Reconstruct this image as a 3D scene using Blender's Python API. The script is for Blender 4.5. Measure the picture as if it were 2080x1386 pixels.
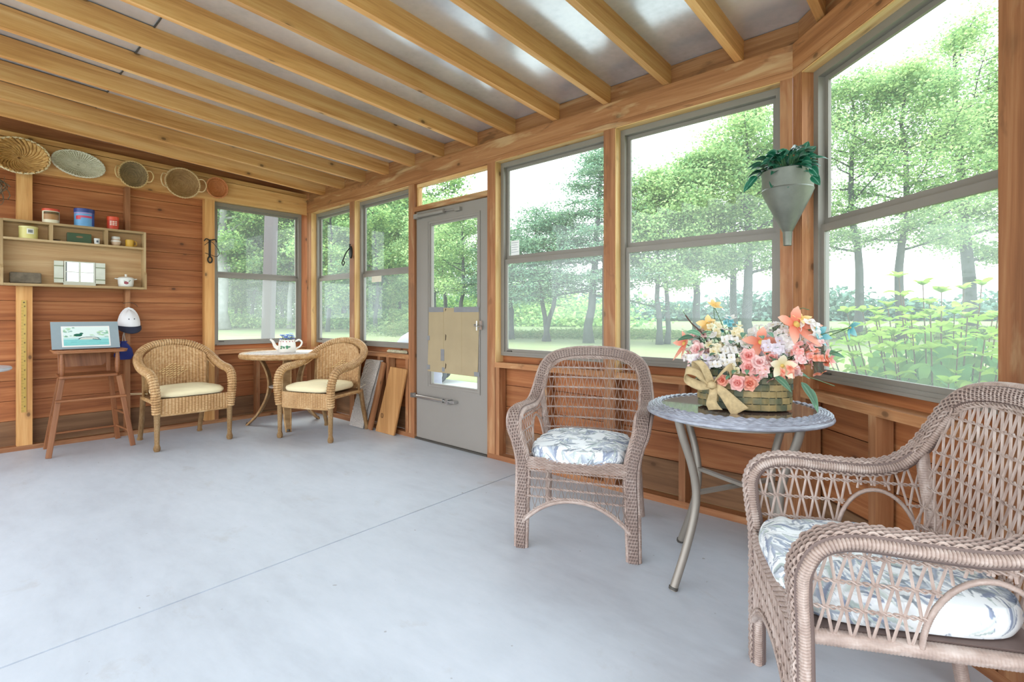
import bpy, math, random
import numpy as np
from math import sin, cos, pi, radians as R_, sqrt
from mathutils import Vector, Matrix

for o in list(bpy.data.objects):
    bpy.data.objects.remove(o)
SC = bpy.context.scene
COL = SC.collection
rnd = random.Random(7)
rng = np.random.default_rng(7)

# ------------------------------------------------------------------ camera, sky, light, exposure
cam_d = bpy.data.cameras.new('camera')
cam_d.sensor_width = 36.0
cam_d.lens = 36.0 * 1038.45 / 2080.0
cam_d.shift_y = -(693 - 641.87) / 2080.0
cam_d.clip_start = 0.05
cam_d.clip_end = 600
cam = bpy.data.objects.new('camera', cam_d)
COL.objects.link(cam)
cam.location = (5.768, -2.82, 1.10)
cam.rotation_euler = (pi / 2, 0, 0.7344)
SC.camera = cam

world = bpy.data.worlds.new('overcast_sky')
SC.world = world
world.use_nodes = True
wn = world.node_tree
wn.nodes.clear()
w_out = wn.nodes.new('ShaderNodeOutputWorld')
w_bg = wn.nodes.new('ShaderNodeBackground')
w_geo = wn.nodes.new('ShaderNodeTexCoord')
w_sep = wn.nodes.new('ShaderNodeSeparateXYZ')
w_ramp = wn.nodes.new('ShaderNodeValToRGB')
w_ramp.color_ramp.elements[0].position = 0.0
w_ramp.color_ramp.elements[0].color = (0.93, 0.96, 1.0, 1)
w_ramp.color_ramp.elements[1].position = 0.7
w_ramp.color_ramp.elements[1].color = (0.80, 0.90, 1.0, 1)
wn.links.new(w_geo.outputs['Generated'], w_sep.inputs[0])
wn.links.new(w_sep.outputs['Z'], w_ramp.inputs[0])
wn.links.new(w_ramp.outputs[0], w_bg.inputs[0])
w_bg.inputs[1].default_value = 1.55
wn.links.new(w_bg.outputs[0], w_out.inputs[0])

sun_d = bpy.data.lights.new('hazy_sun', 'SUN')
sun_d.energy = 1.5
sun_d.angle = R_(30)
sun_d.color = (1.0, 0.97, 0.9)
sun = bpy.data.objects.new('hazy_sun', sun_d)
COL.objects.link(sun)
sun.rotation_euler = (R_(38), 0, R_(-75))

SC.view_settings.view_transform = 'Standard'
SC.view_settings.look = 'None'
SC.view_settings.gamma = 1.0
SC.view_settings.use_curve_mapping = False
SC.view_settings.exposure = 1.62
cy = SC.cycles
cy.use_denoising = True
try:
    cy.denoiser = 'OPENIMAGEDENOISE'
    cy.denoising_input_passes = 'RGB_ALBEDO_NORMAL'
except Exception:
    pass
cy.max_bounces = 9
cy.diffuse_bounces = 5
cy.glossy_bounces = 3
cy.transmission_bounces = 6
cy.transparent_max_bounces = 16
cy.caustics_reflective = False
cy.caustics_refractive = False
cy.sample_clamp_indirect = 6.0
cy.use_adaptive_sampling = True
cy.adaptive_threshold = 0.012

# ------------------------------------------------------------------ materials
MATS = {}
def new_mat(name):
    m = bpy.data.materials.new(name)
    m.use_nodes = True
    nt = m.node_tree
    nt.nodes.clear()
    out = nt.nodes.new('ShaderNodeOutputMaterial')
    return m, nt, out
class NT:
    """small node-graph helper"""
    def __init__(s, nt): s.nt = nt
    def n(s, t, **kw):
        nd = s.nt.nodes.new(t)
        for k, v in kw.items():
            if k.startswith('i_'): nd.inputs[k[2:].replace('_', ' ')].default_value = v
            else: setattr(nd, k, v)
        return nd
    def l(s, a, b): s.nt.links.new(a, b)
    def noise(s, vec, scale=1.0, detail=4.0, rough=0.55, dist=0.0):
        nd = s.n('ShaderNodeTexNoise'); nd.inputs['Scale'].default_value = scale
        nd.inputs['Detail'].default_value = detail; nd.inputs['Roughness'].default_value = rough
        nd.inputs['Distortion'].default_value = dist
        s.l(vec, nd.inputs['Vector']); return nd.outputs['Fac']
    def mapv(s, vec, scale, loc=(0, 0, 0)):
        nd = s.n('ShaderNodeMapping'); nd.inputs['Scale'].default_value = scale; nd.inputs['Location'].default_value = loc
        s.l(vec, nd.inputs['Vector']); return nd.outputs[0]
    def ramp(s, fac, stops):
        nd = s.n('ShaderNodeValToRGB'); cr = nd.color_ramp
        while len(cr.elements) < len(stops): cr.elements.new(0.5)
        for e, (p, c) in zip(cr.elements, stops):
            e.position = p; e.color = (*c, 1) if len(c) == 3 else c
        s.l(fac, nd.inputs[0]); return nd.outputs[0]
    def mix(s, fac, a, b, mode='MIX'):
        nd = s.n('ShaderNodeMix', data_type='RGBA', blend_type=mode)
        for sock, v in ((nd.inputs[0], fac), (nd.inputs[6], a), (nd.inputs[7], b)):
            if hasattr(v, 'is_linked') or hasattr(v, 'links'): s.l(v, sock)
            elif isinstance(v, (int, float)): sock.default_value = v
            else: sock.default_value = (*v, 1) if len(v) == 3 else v
        return nd.outputs[2]
    def math(s, op, a, b=0.0, clamp=False):
        nd = s.n('ShaderNodeMath', operation=op, use_clamp=clamp)
        for sock, v in ((nd.inputs[0], a), (nd.inputs[1], b)):
            if isinstance(v, (int, float)): sock.default_value = v
            else: s.l(v, sock)
        return nd.outputs[0]
    def bump(s, h, strength=0.3, dist=0.002):
        nd = s.n('ShaderNodeBump'); nd.inputs['Strength'].default_value = strength; nd.inputs['Distance'].default_value = dist
        s.l(h, nd.inputs['Height']); return nd.outputs[0]
    def principled(s, out, color, rough=0.5, metal=0.0, normal=None, spec=0.5, coat=0.0):
        p = s.n('ShaderNodeBsdfPrincipled')
        for sock, v in ((p.inputs['Base Color'], color), (p.inputs['Roughness'], rough), (p.inputs['Metallic'], metal)):
            if isinstance(v, (int, float)): sock.default_value = v
            elif isinstance(v, tuple): sock.default_value = (*v, 1)
            else: s.l(v, sock)
        p.inputs['Specular IOR Level'].default_value = spec
        p.inputs['Coat Weight'].default_value = coat
        if normal is not None: s.l(normal, p.inputs['Normal'])
        s.l(p.outputs[0], out.inputs[0]); return p
def srgb(r, g, b):
    f = lambda c: (c / 255 / 12.92) if c / 255 <= 0.04045 else ((c / 255 + 0.055) / 1.055) ** 2.4
    return (f(r), f(g), f(b))

def wood(name, dark, mid, light, knot=(0.10, 0.045, 0.018), rough=0.55, knots=0.45, grain=1.0, stain=0.0, pale=0.0, tone=0.22):
    if name in MATS: return MATS[name]
    m, nt, out = new_mat(name); g = NT(nt)
    uv = g.n('ShaderNodeUVMap').outputs[0]
    warp = g.noise(g.mapv(uv, (0.9, 3.0, 1)), 1.0, 2.0)
    f1 = g.noise(g.mapv(uv, (0.8 * grain, 16 * grain, 1)), 1.0, 5.0, 0.6, 0.9)
    f2 = g.noise(g.mapv(uv, (4 * grain, 95 * grain, 1)), 1.0, 3.0, 0.6)
    f = g.math('ADD', g.math('MULTIPLY', f1, 0.75), g.math('MULTIPLY', f2, 0.25))
    c = g.ramp(f, [(0.30, dark), (0.5, mid), (0.70, light)])
    tn = g.noise(g.mapv(uv, (0.12, 0.037, 1)), 1.0, 0.0)
    tv = g.math('ADD', g.math('MULTIPLY', g.math('SUBTRACT', tn, 0.5), tone * 4), 1.0)
    hsv = g.n('ShaderNodeHueSaturation'); g.l(c, hsv.inputs['Color']); g.l(tv, hsv.inputs['Value']); c = hsv.outputs[0]
    if knots > 0:
        v = g.n('ShaderNodeTexVoronoi', voronoi_dimensions='2D'); v.inputs['Scale'].default_value = 2.6
        g.l(g.mapv(uv, (0.8, 1.25, 1)), v.inputs['Vector'])
        sp = g.n('ShaderNodeSeparateColor'); g.l(v.outputs['Color'], sp.inputs[0])
        gate = g.math('LESS_THAN', sp.outputs[0], knots)
        kd = g.ramp(v.outputs['Distance'], [(0.0, (1, 1, 1)), (0.030, (0.85, 0.85, 0.85)), (0.042, (0.30, 0.30, 0.30)), (0.10, (0, 0, 0))])
        c = g.mix(g.math('MULTIPLY', kd, g.math('MULTIPLY', gate, 0.85)), c, knot)
    if stain > 0:
        st = g.noise(g.mapv(uv, (3.2, 11.0, 1), (3.1, 1.7, 0)), 1.0, 4.0, 0.65, 0.6)
        sm = g.ramp(st, [(0.60, (0, 0, 0)), (0.68, (1, 1, 1))])
        c = g.mix(g.math('MULTIPLY', sm, stain), c, (knot[0] * 1.3, knot[1] * 1.4, knot[2] * 1.6))
    if pale > 0:
        st = g.noise(g.mapv(uv, (1.6, 9.0, 1), (8.1, 4.7, 0)), 1.0, 4.0, 0.6, 0.8)
        sm = g.ramp(st, [(0.56, (0, 0, 0)), (0.68, (1, 1, 1))])
        c = g.mix(g.math('MULTIPLY', sm, pale), c, srgb(226, 200, 152))
    nrm = g.bump(f2, 0.12, 0.001)
    g.principled(out, c, rough, normal=nrm, spec=0.35)
    MATS[name] = m
    return m

def plain(name, col, rough=0.5, metal=0.0, var=0.08, vscale=14.0, bump=0.0, bscale=120.0, spec=0.5, coat=0.0):
    if name in MATS: return MATS[name]
    m, nt, out = new_mat(name); g = NT(nt)
    tc = g.n('ShaderNodeTexCoord').outputs['Object']
    f = g.noise(tc, vscale, 4.0)
    lo = tuple(max(0, c * (1 - var)) for c in col); hi = tuple(min(1, c * (1 + var)) for c in col)
    c = g.ramp(f, [(0.3, lo), (0.7, hi)])
    nrm = g.bump(g.noise(tc, bscale, 3.0), bump, 0.002) if bump > 0 else None
    g.principled(out, c, rough, metal, nrm, spec, coat)
    MATS[name] = m
    return m

# ------------------------------------------------------------------ mesh builder
class MB:
    """collects boxes, tubes, lathes, sheets; build() links them as ONE mesh object"""
    def __init__(s):
        s.v = []; s.f = []; s.uv = []; s.mi = []; s.n = 0; s.hasuv = False
    def add(s, verts, faces, uvs=None, mi=0):
        b = s.n
        s.v.extend([tuple(p) for p in verts]); s.n += len(verts)
        for k, f in enumerate(faces):
            s.f.append(tuple(b + i for i in f))
            s.uv.append(uvs[k] if uvs else [(0, 0)] * len(f))
            s.mi.append(mi)
        return s
    def obox(s, c, h, rot=None, grain=None, mi=0, taper=None):
        """oriented box: centre c, half extents h, rot Matrix 3x3, grain axis index"""
        hx, hy, hz = h
        if grain is None: grain = max(range(3), key=lambda i: h[i])
        P = []
        for z in (-1, 1):
            for y in (-1, 1):
                for x in (-1, 1):
                    k = 1.0
                    P.append([x * hx, y * hy, z * hz])
        if taper:
            ax, k = taper
            for p in P:
                if p[ax] > 0:
                    for j in range(3):
                        if j != ax: p[j] *= k
        faces = [(0, 2, 3, 1), (4, 5, 7, 6), (0, 1, 5, 4), (2, 6, 7, 3), (0, 4, 6, 2), (1, 3, 7, 5)]
        axis = [2, 2, 1, 1, 0, 0]
        ou = rnd.random() * 60; ov0 = rnd.random() * 400
        uvs = []
        for fi, f in enumerate(faces):
            oth = [i for i in range(3) if i != axis[fi]]
            if grain in oth:
                ua = grain; va = oth[0] if oth[1] == grain else oth[1]
            else: ua, va = oth
            ov = ov0 + 0.31 * axis[fi] + (0.17 if fi % 2 else 0)
            uvs.append([(P[i][ua] + ou, P[i][va] + ov) for i in f])
        W = []
        for p in P:
            q = Vector(p)
            if rot is not None: q = rot @ q
            W.append((q.x + c[0], q.y + c[1], q.z + c[2]))
        return s.add(W, faces, uvs, mi)
    def box(s, a, b, grain=None, mi=0):
        c = [(a[i] + b[i]) / 2 for i in range(3)]; h = [abs(b[i] - a[i]) / 2 for i in range(3)]
        return s.obox(c, h, None, grain, mi)
    def bar(s, p, q, w, t, up=(0, 0, 1), mi=0):
        """rectangular bar from p to q, width w across, thickness t along up"""
        p = Vector(p); q = Vector(q); d = q - p; L = d.length; d.normalize()
        u = Vector(up); x = d.cross(u)
        if x.length < 1e-4: x = d.cross(Vector((1, 0, 0)))
        x.normalize(); z = x.cross(d)
        rot = Matrix((d, x, z)).transposed()
        c = (p + q) / 2
        return s.obox(c, (L / 2, w / 2, t / 2), rot, 0, mi)
    def tube(s, pts, r, n=8, closed=False, caps=True, mi=0, flat=None, up=None):
        P = np.array(pts, float); m = len(P)
        rr = np.full(m, r) if np.isscalar(r) else np.array(r, float)
        if closed: T = np.roll(P, -1, 0) - np.roll(P, 1, 0)
        else:
            T = np.empty_like(P); T[1:-1] = P[2:] - P[:-2]; T[0] = P[1] - P[0]; T[-1] = P[-1] - P[-2]
        T /= np.linalg.norm(T, axis=1)[:, None] + 1e-12
        N = np.empty_like(P)
        a = np.array(up, float) if up is not None else (np.array([0, 0, 1.0]) if abs(T[0][2]) < 0.9 else np.array([1.0, 0, 0]))
        nn = a - T[0] * (a @ T[0]); nn /= np.linalg.norm(nn) + 1e-12; N[0] = nn
        for i in range(1, m):
            if up is not None:
                nn = a - T[i] * (a @ T[i])
                if np.linalg.norm(nn) < 1e-3: nn = N[i - 1]
            else: nn = N[i - 1] - T[i] * (N[i - 1] @ T[i])
            N[i] = nn / (np.linalg.norm(nn) + 1e-12)
        B = np.cross(T, N)
        ang = np.linspace(0, 2 * pi, n, endpoint=False)
        fx, fy = flat if flat else (1, 1)
        ring = P[:, None, :] + rr[:, None, None] * (np.cos(ang)[None, :, None] * N[:, None, :] * fx + np.sin(ang)[None, :, None] * B[:, None, :] * fy)
        V = ring.reshape(-1, 3)
        L = np.r_[0, np.cumsum(np.linalg.norm(np.diff(P, axis=0), axis=1))]
        ou = rnd.random() * 60; ov = rnd.random() * 400
        F = []; U = []
        M = m if closed else m - 1
        circ = 2 * pi * float(rr.mean())
        for i in range(M):
            i2 = (i + 1) % m
            u0 = L[i] + ou; u1 = (L[i + 1] if i + 1 < m else L[i] + 0.01) + ou
            for j in range(n):
                j2 = (j + 1) % n
                F.append((i * n + j, i * n + j2, i2 * n + j2, i2 * n + j))
                v0 = ov + circ * j / n; v1 = ov + circ * (j + 1) / n
                U.append([(u0, v0), (u0, v1), (u1, v1), (u1, v0)])
        if caps and not closed:
            F.append(tuple(range(n - 1, -1, -1))); U.append([(ou + .01 * cos(a_), ov + .01 * sin(a_)) for a_ in ang])
            F.append(tuple((m - 1) * n + j for j in range(n))); U.append([(ou + .01 * cos(a_), ov + .01 * sin(a_)) for a_ in ang])
        return s.add(V, F, U, mi)
    def lathe(s, prof, n=24, c=(0, 0, 0), sx=1.0, sy=1.0, mi=0, rot=None, a0=0.0, a1=2 * pi, wob=None):
        full = abs(a1 - a0 - 2 * pi) < 1e-6
        k = n if full else n + 1
        V = []; F = []; U = []
        for (r, z) in prof:
            for j in range(k):
                a = a0 + (a1 - a0) * j / n
                w = wob(a, r, z) if wob else 1.0
                p = Vector((r * sx * cos(a) * w, r * sy * sin(a) * w, z))
                if rot is not None: p = rot @ p
                V.append((p.x + c[0], p.y + c[1], p.z + c[2]))
        L = [0]
        for i in range(1, len(prof)): L.append(L[-1] + math.hypot(prof[i][0] - prof[i - 1][0], prof[i][1] - prof[i - 1][1]))
        for i in range(len(prof) - 1):
            for j in range(n):
                j2 = (j + 1) % k if full else j + 1
                F.append((i * k + j, i * k + j2, (i + 1) * k + j2, (i + 1) * k + j))
                U.append([(j / n, L[i]), ((j + 1) / n, L[i]), ((j + 1) / n, L[i + 1]), (j / n, L[i + 1])])
        return s.add(V, F, U, mi)
    def sheet(s, fn, nu, nv, mi=0, closeu=False, uvs=(1.0, 1.0), two=False):
        """grid surface fn(u,v) for u,v in 0..1"""
        V = [tuple(fn(i / nu, j / nv)) for j in range(nv + 1) for i in range(nu + 1)]
        F = []; U = []
        for j in range(nv):
            for i in range(nu):
                a = j * (nu + 1) + i
                F.append((a, a + 1, a + nu + 2, a + nu + 1))
                U.append([(i / nu * uvs[0], j / nv * uvs[1]), ((i + 1) / nu * uvs[0], j / nv * uvs[1]), ((i + 1) / nu * uvs[0], (j + 1) / nv * uvs[1]), (i / nu * uvs[0], (j + 1) / nv * uvs[1])])
        return s.add(V, F, U, mi)
    def prism(s, outline, d, mi=0):
        """outline: list of 3D points (planar), extruded by vector d"""
        n = len(outline); d = Vector(d)
        V = [tuple(p) for p in outline] + [tuple(Vector(p) + d) for p in outline]
        F = [tuple(range(n - 1, -1, -1)), tuple(range(n, 2 * n))] + [(i, (i + 1) % n, n + (i + 1) % n, n + i) for i in range(n)]
        ou = rnd.random() * 60; ov = rnd.random() * 400
        ax = max(range(3), key=lambda i: max(p[i] for p in V) - min(p[i] for p in V))
        oth = [i for i in range(3) if i != ax]
        U = [[(V[i][ax] + ou, V[i][oth[0]] + V[i][oth[1]] + ov) for i in f] for f in F]
        return s.add(V, F, U, mi)
    def build(s, name, mats, parent=None, smooth=None, bevel=0.0, loc=None, sub=0):
        me = bpy.data.meshes.new(name)
        me.from_pydata(s.v, [], s.f)
        uvl = me.uv_layers.new(name='UVMap')
        flat = [c for f in s.uv for uv in f for c in uv]
        uvl.data.foreach_set('uv', flat)
        if not isinstance(mats, (list, tuple)): mats = [mats]
        for m in mats: me.materials.append(m)
        if len(mats) > 1: me.polygons.foreach_set('material_index', s.mi)
        if smooth:
            me.shade_smooth()
            if smooth is not True: me.set_sharp_from_angle(angle=R_(smooth))
        me.validate()
        o = bpy.data.objects.new(name, me); COL.objects.link(o)
        if parent: o.parent = parent
        if loc: o.location = loc
        if sub:
            sm = o.modifiers.new('subsurf', 'SUBSURF'); sm.levels = sub; sm.render_levels = sub
        if bevel:
            b = o.modifiers.new('bevel', 'BEVEL'); b.width = bevel; b.segments = 2; b.limit_method = 'ANGLE'; b.angle_limit = R_(40)
        return o

def tag(o, label=None, cat=None, group=None, kind=None):
    if label: o['label'] = label
    if cat: o['category'] = cat
    if group: o['group'] = group
    if kind: o['kind'] = kind
    return o
def thing(name, label, cat, loc=(0, 0, 0), rz=0.0, group=None):
    o = bpy.data.objects.new(name, None); COL.objects.link(o)
    o.empty_display_size = 0.1
    o.location = loc; o.rotation_euler = (0, 0, rz)
    return tag(o, label, cat, group)
def struct(o, label=None):
    o['kind'] = 'structure'
    if label: o['label'] = label
    return o
def dup(root, loc=None, rz=None, label=None, group=None, parent=None):
    r = root.copy(); COL.objects.link(r)
    if parent is not None: r.parent = parent
    if loc is not None: r.location = loc
    if rz is not None: r.rotation_euler = (0, 0, rz)
    if label: r['label'] = label
    if group: r['group'] = group
    for ch in list(root.children): dup(ch, parent=r)
    return r
def spline(pts, n=8, closed=False):
    """Catmull-Rom through pts (rows), n samples per span"""
    P = np.array(pts, float)
    if closed: Q = np.vstack([P[-1], P, P[0], P[1]])
    else: Q = np.vstack([2 * P[0] - P[1], P, 2 * P[-1] - P[-2]])
    out = []
    for i in range(1, len(Q) - 2):
        for k in range(n):
            t = k / n
            out.append(0.5 * ((2 * Q[i]) + (-Q[i - 1] + Q[i + 1]) * t + (2 * Q[i - 1] - 5 * Q[i] + 4 * Q[i + 1] - Q[i + 2]) * t * t + (-Q[i - 1] + 3 * Q[i] - 3 * Q[i + 1] + Q[i + 2]) * t ** 3))
    if not closed: out.append(P[-1])
    return np.array(out)
def resample(P, n):
    P = np.array(P); d = np.r_[0, np.cumsum(np.linalg.norm(np.diff(P[:, :3], axis=0), axis=1))]
    t = np.linspace(0, d[-1], n)
    return np.stack([np.interp(t, d, P[:, i]) for i in range(P.shape[1])], 1)
# ------------------------------------------------------------------ structure
XC = 5.101            # where the back wall meets the angled wall
Q = sqrt(0.5)
LW = ((0, 0, 0), pi / 2)          # left wall frame: local x runs along +Y, local -y faces the room
BW = ((0, 0, 0), 0.0)
RW = ((XC, 0, 0), -pi / 4)

w_rafter = wood('rafter_pine', srgb(184, 124, 66), srgb(216, 160, 98), srgb(234, 190, 130), knots=0.55, tone=0.16)
w_beam = wood('beam_fir', srgb(134, 86, 52), srgb(170, 116, 74), srgb(196, 146, 101), knots=0.4, stain=0.6, pale=0.4, tone=0.12)
w_post = wood('post_fir', srgb(126, 80, 50), srgb(160, 107, 70), srgb(188, 138, 96), knots=0.35, stain=0.4, pale=0.2, tone=0.14)
w_header_left = wood('header_pine', srgb(186, 128, 70), srgb(214, 160, 98), srgb(232, 188, 128), knots=0.75, stain=0.25, tone=0.12)
w_siding = wood('siding_cedar', srgb(122, 70, 38), srgb(161, 99, 58), srgb(188, 129, 82), knot=(0.07, 0.028, 0.012), knots=0.5, tone=0.2, rough=0.6)
w_kick = wood('weathered_board', srgb(98, 68, 46), srgb(124, 90, 62), srgb(148, 112, 80), knots=0.2, tone=0.15, rough=0.7)
w_jamb = wood('pale_jamb', srgb(186, 138, 82), srgb(214, 172, 114), srgb(232, 204, 152), knots=0.3, stain=0.35, tone=0.12)

m_alu = plain('taupe_aluminium', srgb(134, 128, 119), 0.45, 0.0, 0.05, 6.0)
m_alu_dark = plain('dark_gasket', srgb(70, 66, 60), 0.6)
m_door = plain('grey_door_paint', srgb(144, 138, 131), 0.45, 0.0, 0.03, 3.0)
m_steel = plain('bright_steel', srgb(205, 205, 205), 0.28, 1.0, 0.05)

def glass_mat(name, haze, tint=(0.96, 0.985, 0.97), hz=(0.9, 0.96, 0.94)):
    m, nt, out = new_mat(name); g = NT(nt)
    tr = g.n('ShaderNodeBsdfTransparent'); tr.inputs[0].default_value = (*tint, 1)
    gl = g.n('ShaderNodeBsdfGlossy'); gl.inputs['Roughness'].default_value = 0.02
    lw = g.n('ShaderNodeLayerWeight'); lw.inputs[0].default_value = 0.5
    fr = g.math('ADD', g.math('MULTIPLY', g.math('POWER', lw.outputs['Facing'], 5.0), 0.5), 0.02)
    mx = g.n('ShaderNodeMixShader'); g.l(fr, mx.inputs[0]); g.l(tr.outputs[0], mx.inputs[1]); g.l(gl.outputs[0], mx.inputs[2])
    if haze > 0:
        tl = g.n('ShaderNodeBsdfTranslucent'); tl.inputs[0].default_value = (*hz, 1)
        m2 = g.n('ShaderNodeMixShader'); m2.inputs[0].default_value = haze
        g.l(mx.outputs[0], m2.inputs[1]); g.l(tl.outputs[0], m2.inputs[2]); g.l(m2.outputs[0], out.inputs[0])
    else: g.l(mx.outputs[0], out.inputs[0])
    return m
m_glass = glass_mat('window_glass', 0.025)
m_screen = glass_mat('glass_behind_screen', 0.075, tint=(0.93, 0.96, 0.95))

def frame_obj(name, fr):
    o = bpy.data.objects.new(name, None); COL.objects.link(o); o.location = fr[0]; o.rotation_euler = (0, 0, fr[1]); return o
def wobj(mb, name, mat, fr, parent=None, **kw):
    o = mb.build(name, mat, parent, **kw)
    if parent is None: o.location = fr[0]; o.rotation_euler = (0, 0, fr[1])
    return o

# floor: two concrete slabs either side of the sawn joint
def concrete():
    m, nt, out = new_mat('smooth_concrete'); g = NT(nt)
    tc = g.n('ShaderNodeTexCoord').outputs['Object']
    a = g.noise(g.mapv(tc, (0.9, 2.2, 1)), 1.0, 6.0, 0.62, 0.7)
    b = g.noise(g.mapv(tc, (6, 14, 1)), 1.0, 5.0, 0.65)
    c2 = g.noise(tc, 160.0, 2.0)
    f = g.math('ADD', g.math('MULTIPLY', a, 0.62), g.math('MULTIPLY', b, 0.38))
    c = g.ramp(f, [(0.25, srgb(182, 187, 195)), (0.5, srgb(199, 205, 213)), (0.75, srgb(212, 217, 225))])
    dirt = g.ramp(g.noise(g.mapv(tc, (2.2, 4.0, 1), (5, 3, 0)), 1.0, 7.0, 0.7, 0.5), [(0.60, (0, 0, 0)), (0.72, (1, 1, 1))])
    c = g.mix(g.math('MULTIPLY', dirt, 0.30), c, srgb(164, 154, 142))
    spk = g.ramp(g.noise(tc, 26.0, 2.0, 0.4), [(0.755, (0, 0, 0)), (0.78, (1, 1, 1))])
    c = g.mix(g.math('MULTIPLY', spk, 0.5), c, srgb(120, 112, 106))
    r = g.ramp(a, [(0.3, (0.42, 0.42, 0.42)), (0.7, (0.56, 0.56, 0.56))])
    nrm = g.bump(g.math('ADD', b, g.math('MULTIPLY', c2, 0.15)), 0.12, 0.002)
    g.principled(out, c, r, 0.0, nrm, 0.4)
    return m
m_conc = concrete()
def jx(y): return 3.399 + (-0.093 - y) * (3.514 - 3.399) / (2.707 - 0.093)
fl = MB()
g2 = 0.005
fl.prism([(-0.1, 0.1, -0.12), (-0.1, -7, -0.12), (jx(-7) - g2, -7, -0.12), (jx(0.1) - g2, 0.1, -0.12)], (0, 0, 0.12))
fl.prism([(jx(0.1) + g2, 0.1, -0.12), (jx(-7) + g2, -7, -0.12), (9, -7, -0.12), (9, -3.85, -0.12), (XC + 0.05, 0.1, -0.12)], (0, 0, 0.12))
fl.prism([(jx(0.1) - 0.03, 0.1, -0.12), (jx(-7) - 0.03, -7, -0.12), (jx(-7) + 0.03, -7, -0.12), (jx(0.1) + 0.03, 0.1, -0.12)], (0, 0, 0.108))
floor_o = struct(fl.build('floor', m_conc))

# siding + framing of one wall in its own frame (x along, y out of the room)
DEP = 0.089
def siding(mb, x0, x1, z0, z1, y=DEP):
    z = z0; h = 0.165
    while z < z1 - 0.005:
        zt = min(z + h, z1)
        # long boards broken at a random butt joint
        mb.box((x0, y, z + 0.0022), (x1, y + 0.019, zt - 0.0022), grain=0)
        z = zt
    mb.box((x0, y + 0.0192, z0), (x1, y + 0.034, z1), grain=0)

# --- left wall
sl = MB()
siding(sl, -4.6, -0.975, 0.235, 2.30)
siding(sl, -0.975, 0.12, 0.235, 0.795)
sl.prism([(-4.6, DEP, 2.30), (0.12, DEP, 2.30), (0.12, DEP, 2.572), (-4.6, DEP, 2.850)], (0, 0.03, 0))
sl.box((-0.035, DEP, 0.795), (0.12, DEP + 0.03, 2.30))
wall_left = struct(wobj(sl, 'wall_left', w_siding, LW))
k = MB(); k.box((-4.6, DEP - 0.012, 0.038), (0.12, DEP + 0.03, 0.235)); wobj(k, 'kick_board', w_kick, LW, wall_left)
k = MB(); k.box((-4.6, 0.0, 0.0), (0, DEP - 0.013, 0.038)); wobj(k, 'floor_plate', w_post, LW, wall_left)
k = MB(); k.prism([(-4.6, 0, 2.285), (0.089, 0, 2.285), (0.089, 0, 2.462), (-4.6, 0, 2.60)], (0, DEP, 0)); wobj(k, 'header', w_header_left, LW, wall_left)
k = MB(); k.prism([(-4.6, 0.012, 2.612), (0, 0.012, 2.470), (0, 0.012, 2.512), (-4.6, 0.012, 2.66)], (0, 0.06, 0)); wobj(k, 'end_rafter', w_header_left, LW, wall_left)
for a, b in ((-2.435, -2.34), (-1.718, -1.680), (-1.065, -0.975), (-3.3, -3.262), (-4.0, -3.96)):
    k = MB(); k.box((a, 0, 0.038), (b, DEP - 0.013, 2.285)); wobj(k, 'stud', w_post if a not in (-2.435, -1.065) else w_header_left, LW, wall_left)
for a, b in ((-0.975, -0.937), (-0.565, -0.527), (-0.13, -0.092)):
    k = MB(); k.box((a, 0.001, 0.038), (b, DEP - 0.013, 0.706)); wobj(k, 'cripple_stud', w_post, LW, wall_left)
k = MB(); k.box((-0.975, 0, 0.706), (-0.0, DEP, 0.745)); wobj(k, 'sill', w_beam, LW, wall_left)

# --- back wall
def split_siding(fr, name, spans):
    s_ = MB()
    for (x0, x1) in spans: siding(s_, x0, x1, 0.235, 0.795)
    return struct(wobj(s_, name, w_siding, fr))
wall_back = split_siding(BW, 'wall_back', [(0.0, 2.04), (2.962, XC + 0.05)])
def part_box(name, a, b, mat, fr, parent, grain=None):
    k = MB(); k.box(a, b, grain); return wobj(k, name, mat, fr, parent)
for x0, x1 in ((0.0, 2.04), (2.962, XC)):
    part_box('kick_board', (x0, DEP - 0.012, 0.038), (x1, DEP + 0.03, 0.235), w_kick, BW, wall_back)
    part_box('floor_plate', (x0, 0, 0), (x1, DEP - 0.013, 0.038), w_post, BW, wall_back)
part_box('header', (0.0, 0.0, 2.3225), (XC, DEP, 2.45), w_beam, BW, wall_back)
part_box('top_plate', (0.0, 0.0005, 2.285), (XC, DEP, 2.3215), w_beam, BW, wall_back)
POSTS = [(0.0, 0.10), (0.94, 1.03), (1.953, 2.040), (2.962, 3.044), (4.011, 4.092), (5.043, 5.100)]
for a, b in POSTS:
    part_box('post', (a, 0.001, 0.038), (b, DEP - 0.013, 2.285), w_post, BW, wall_back)
for a, b in ((0.5, 0.538), (1.45, 1.488), (1.60, 1.638), (1.905, 1.943), (3.05, 3.088), (3.51, 3.548), (4.51, 4.548)):
    part_box('cripple_stud', (a, 0.002, 0.038), (b, DEP - 0.013, 0.706), w_post, BW, wall_back)
for a, b in ((0.10, 0.94), (1.03, 1.953), (3.044, 4.011), (4.092, 5.043)):
    part_box('sill', (a, 0.0, 0.706), (b, DEP, 0.745), w_beam, BW, wall_back)
    part_box('jamb_lining', (a, 0.004, 0.745), (a + 0.006, DEP, 2.285), w_jamb, BW, wall_back)
    part_box('head_lining', (a, 0.004, 2.279), (b, DEP, 2.285), w_jamb, BW, wall_back)

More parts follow.
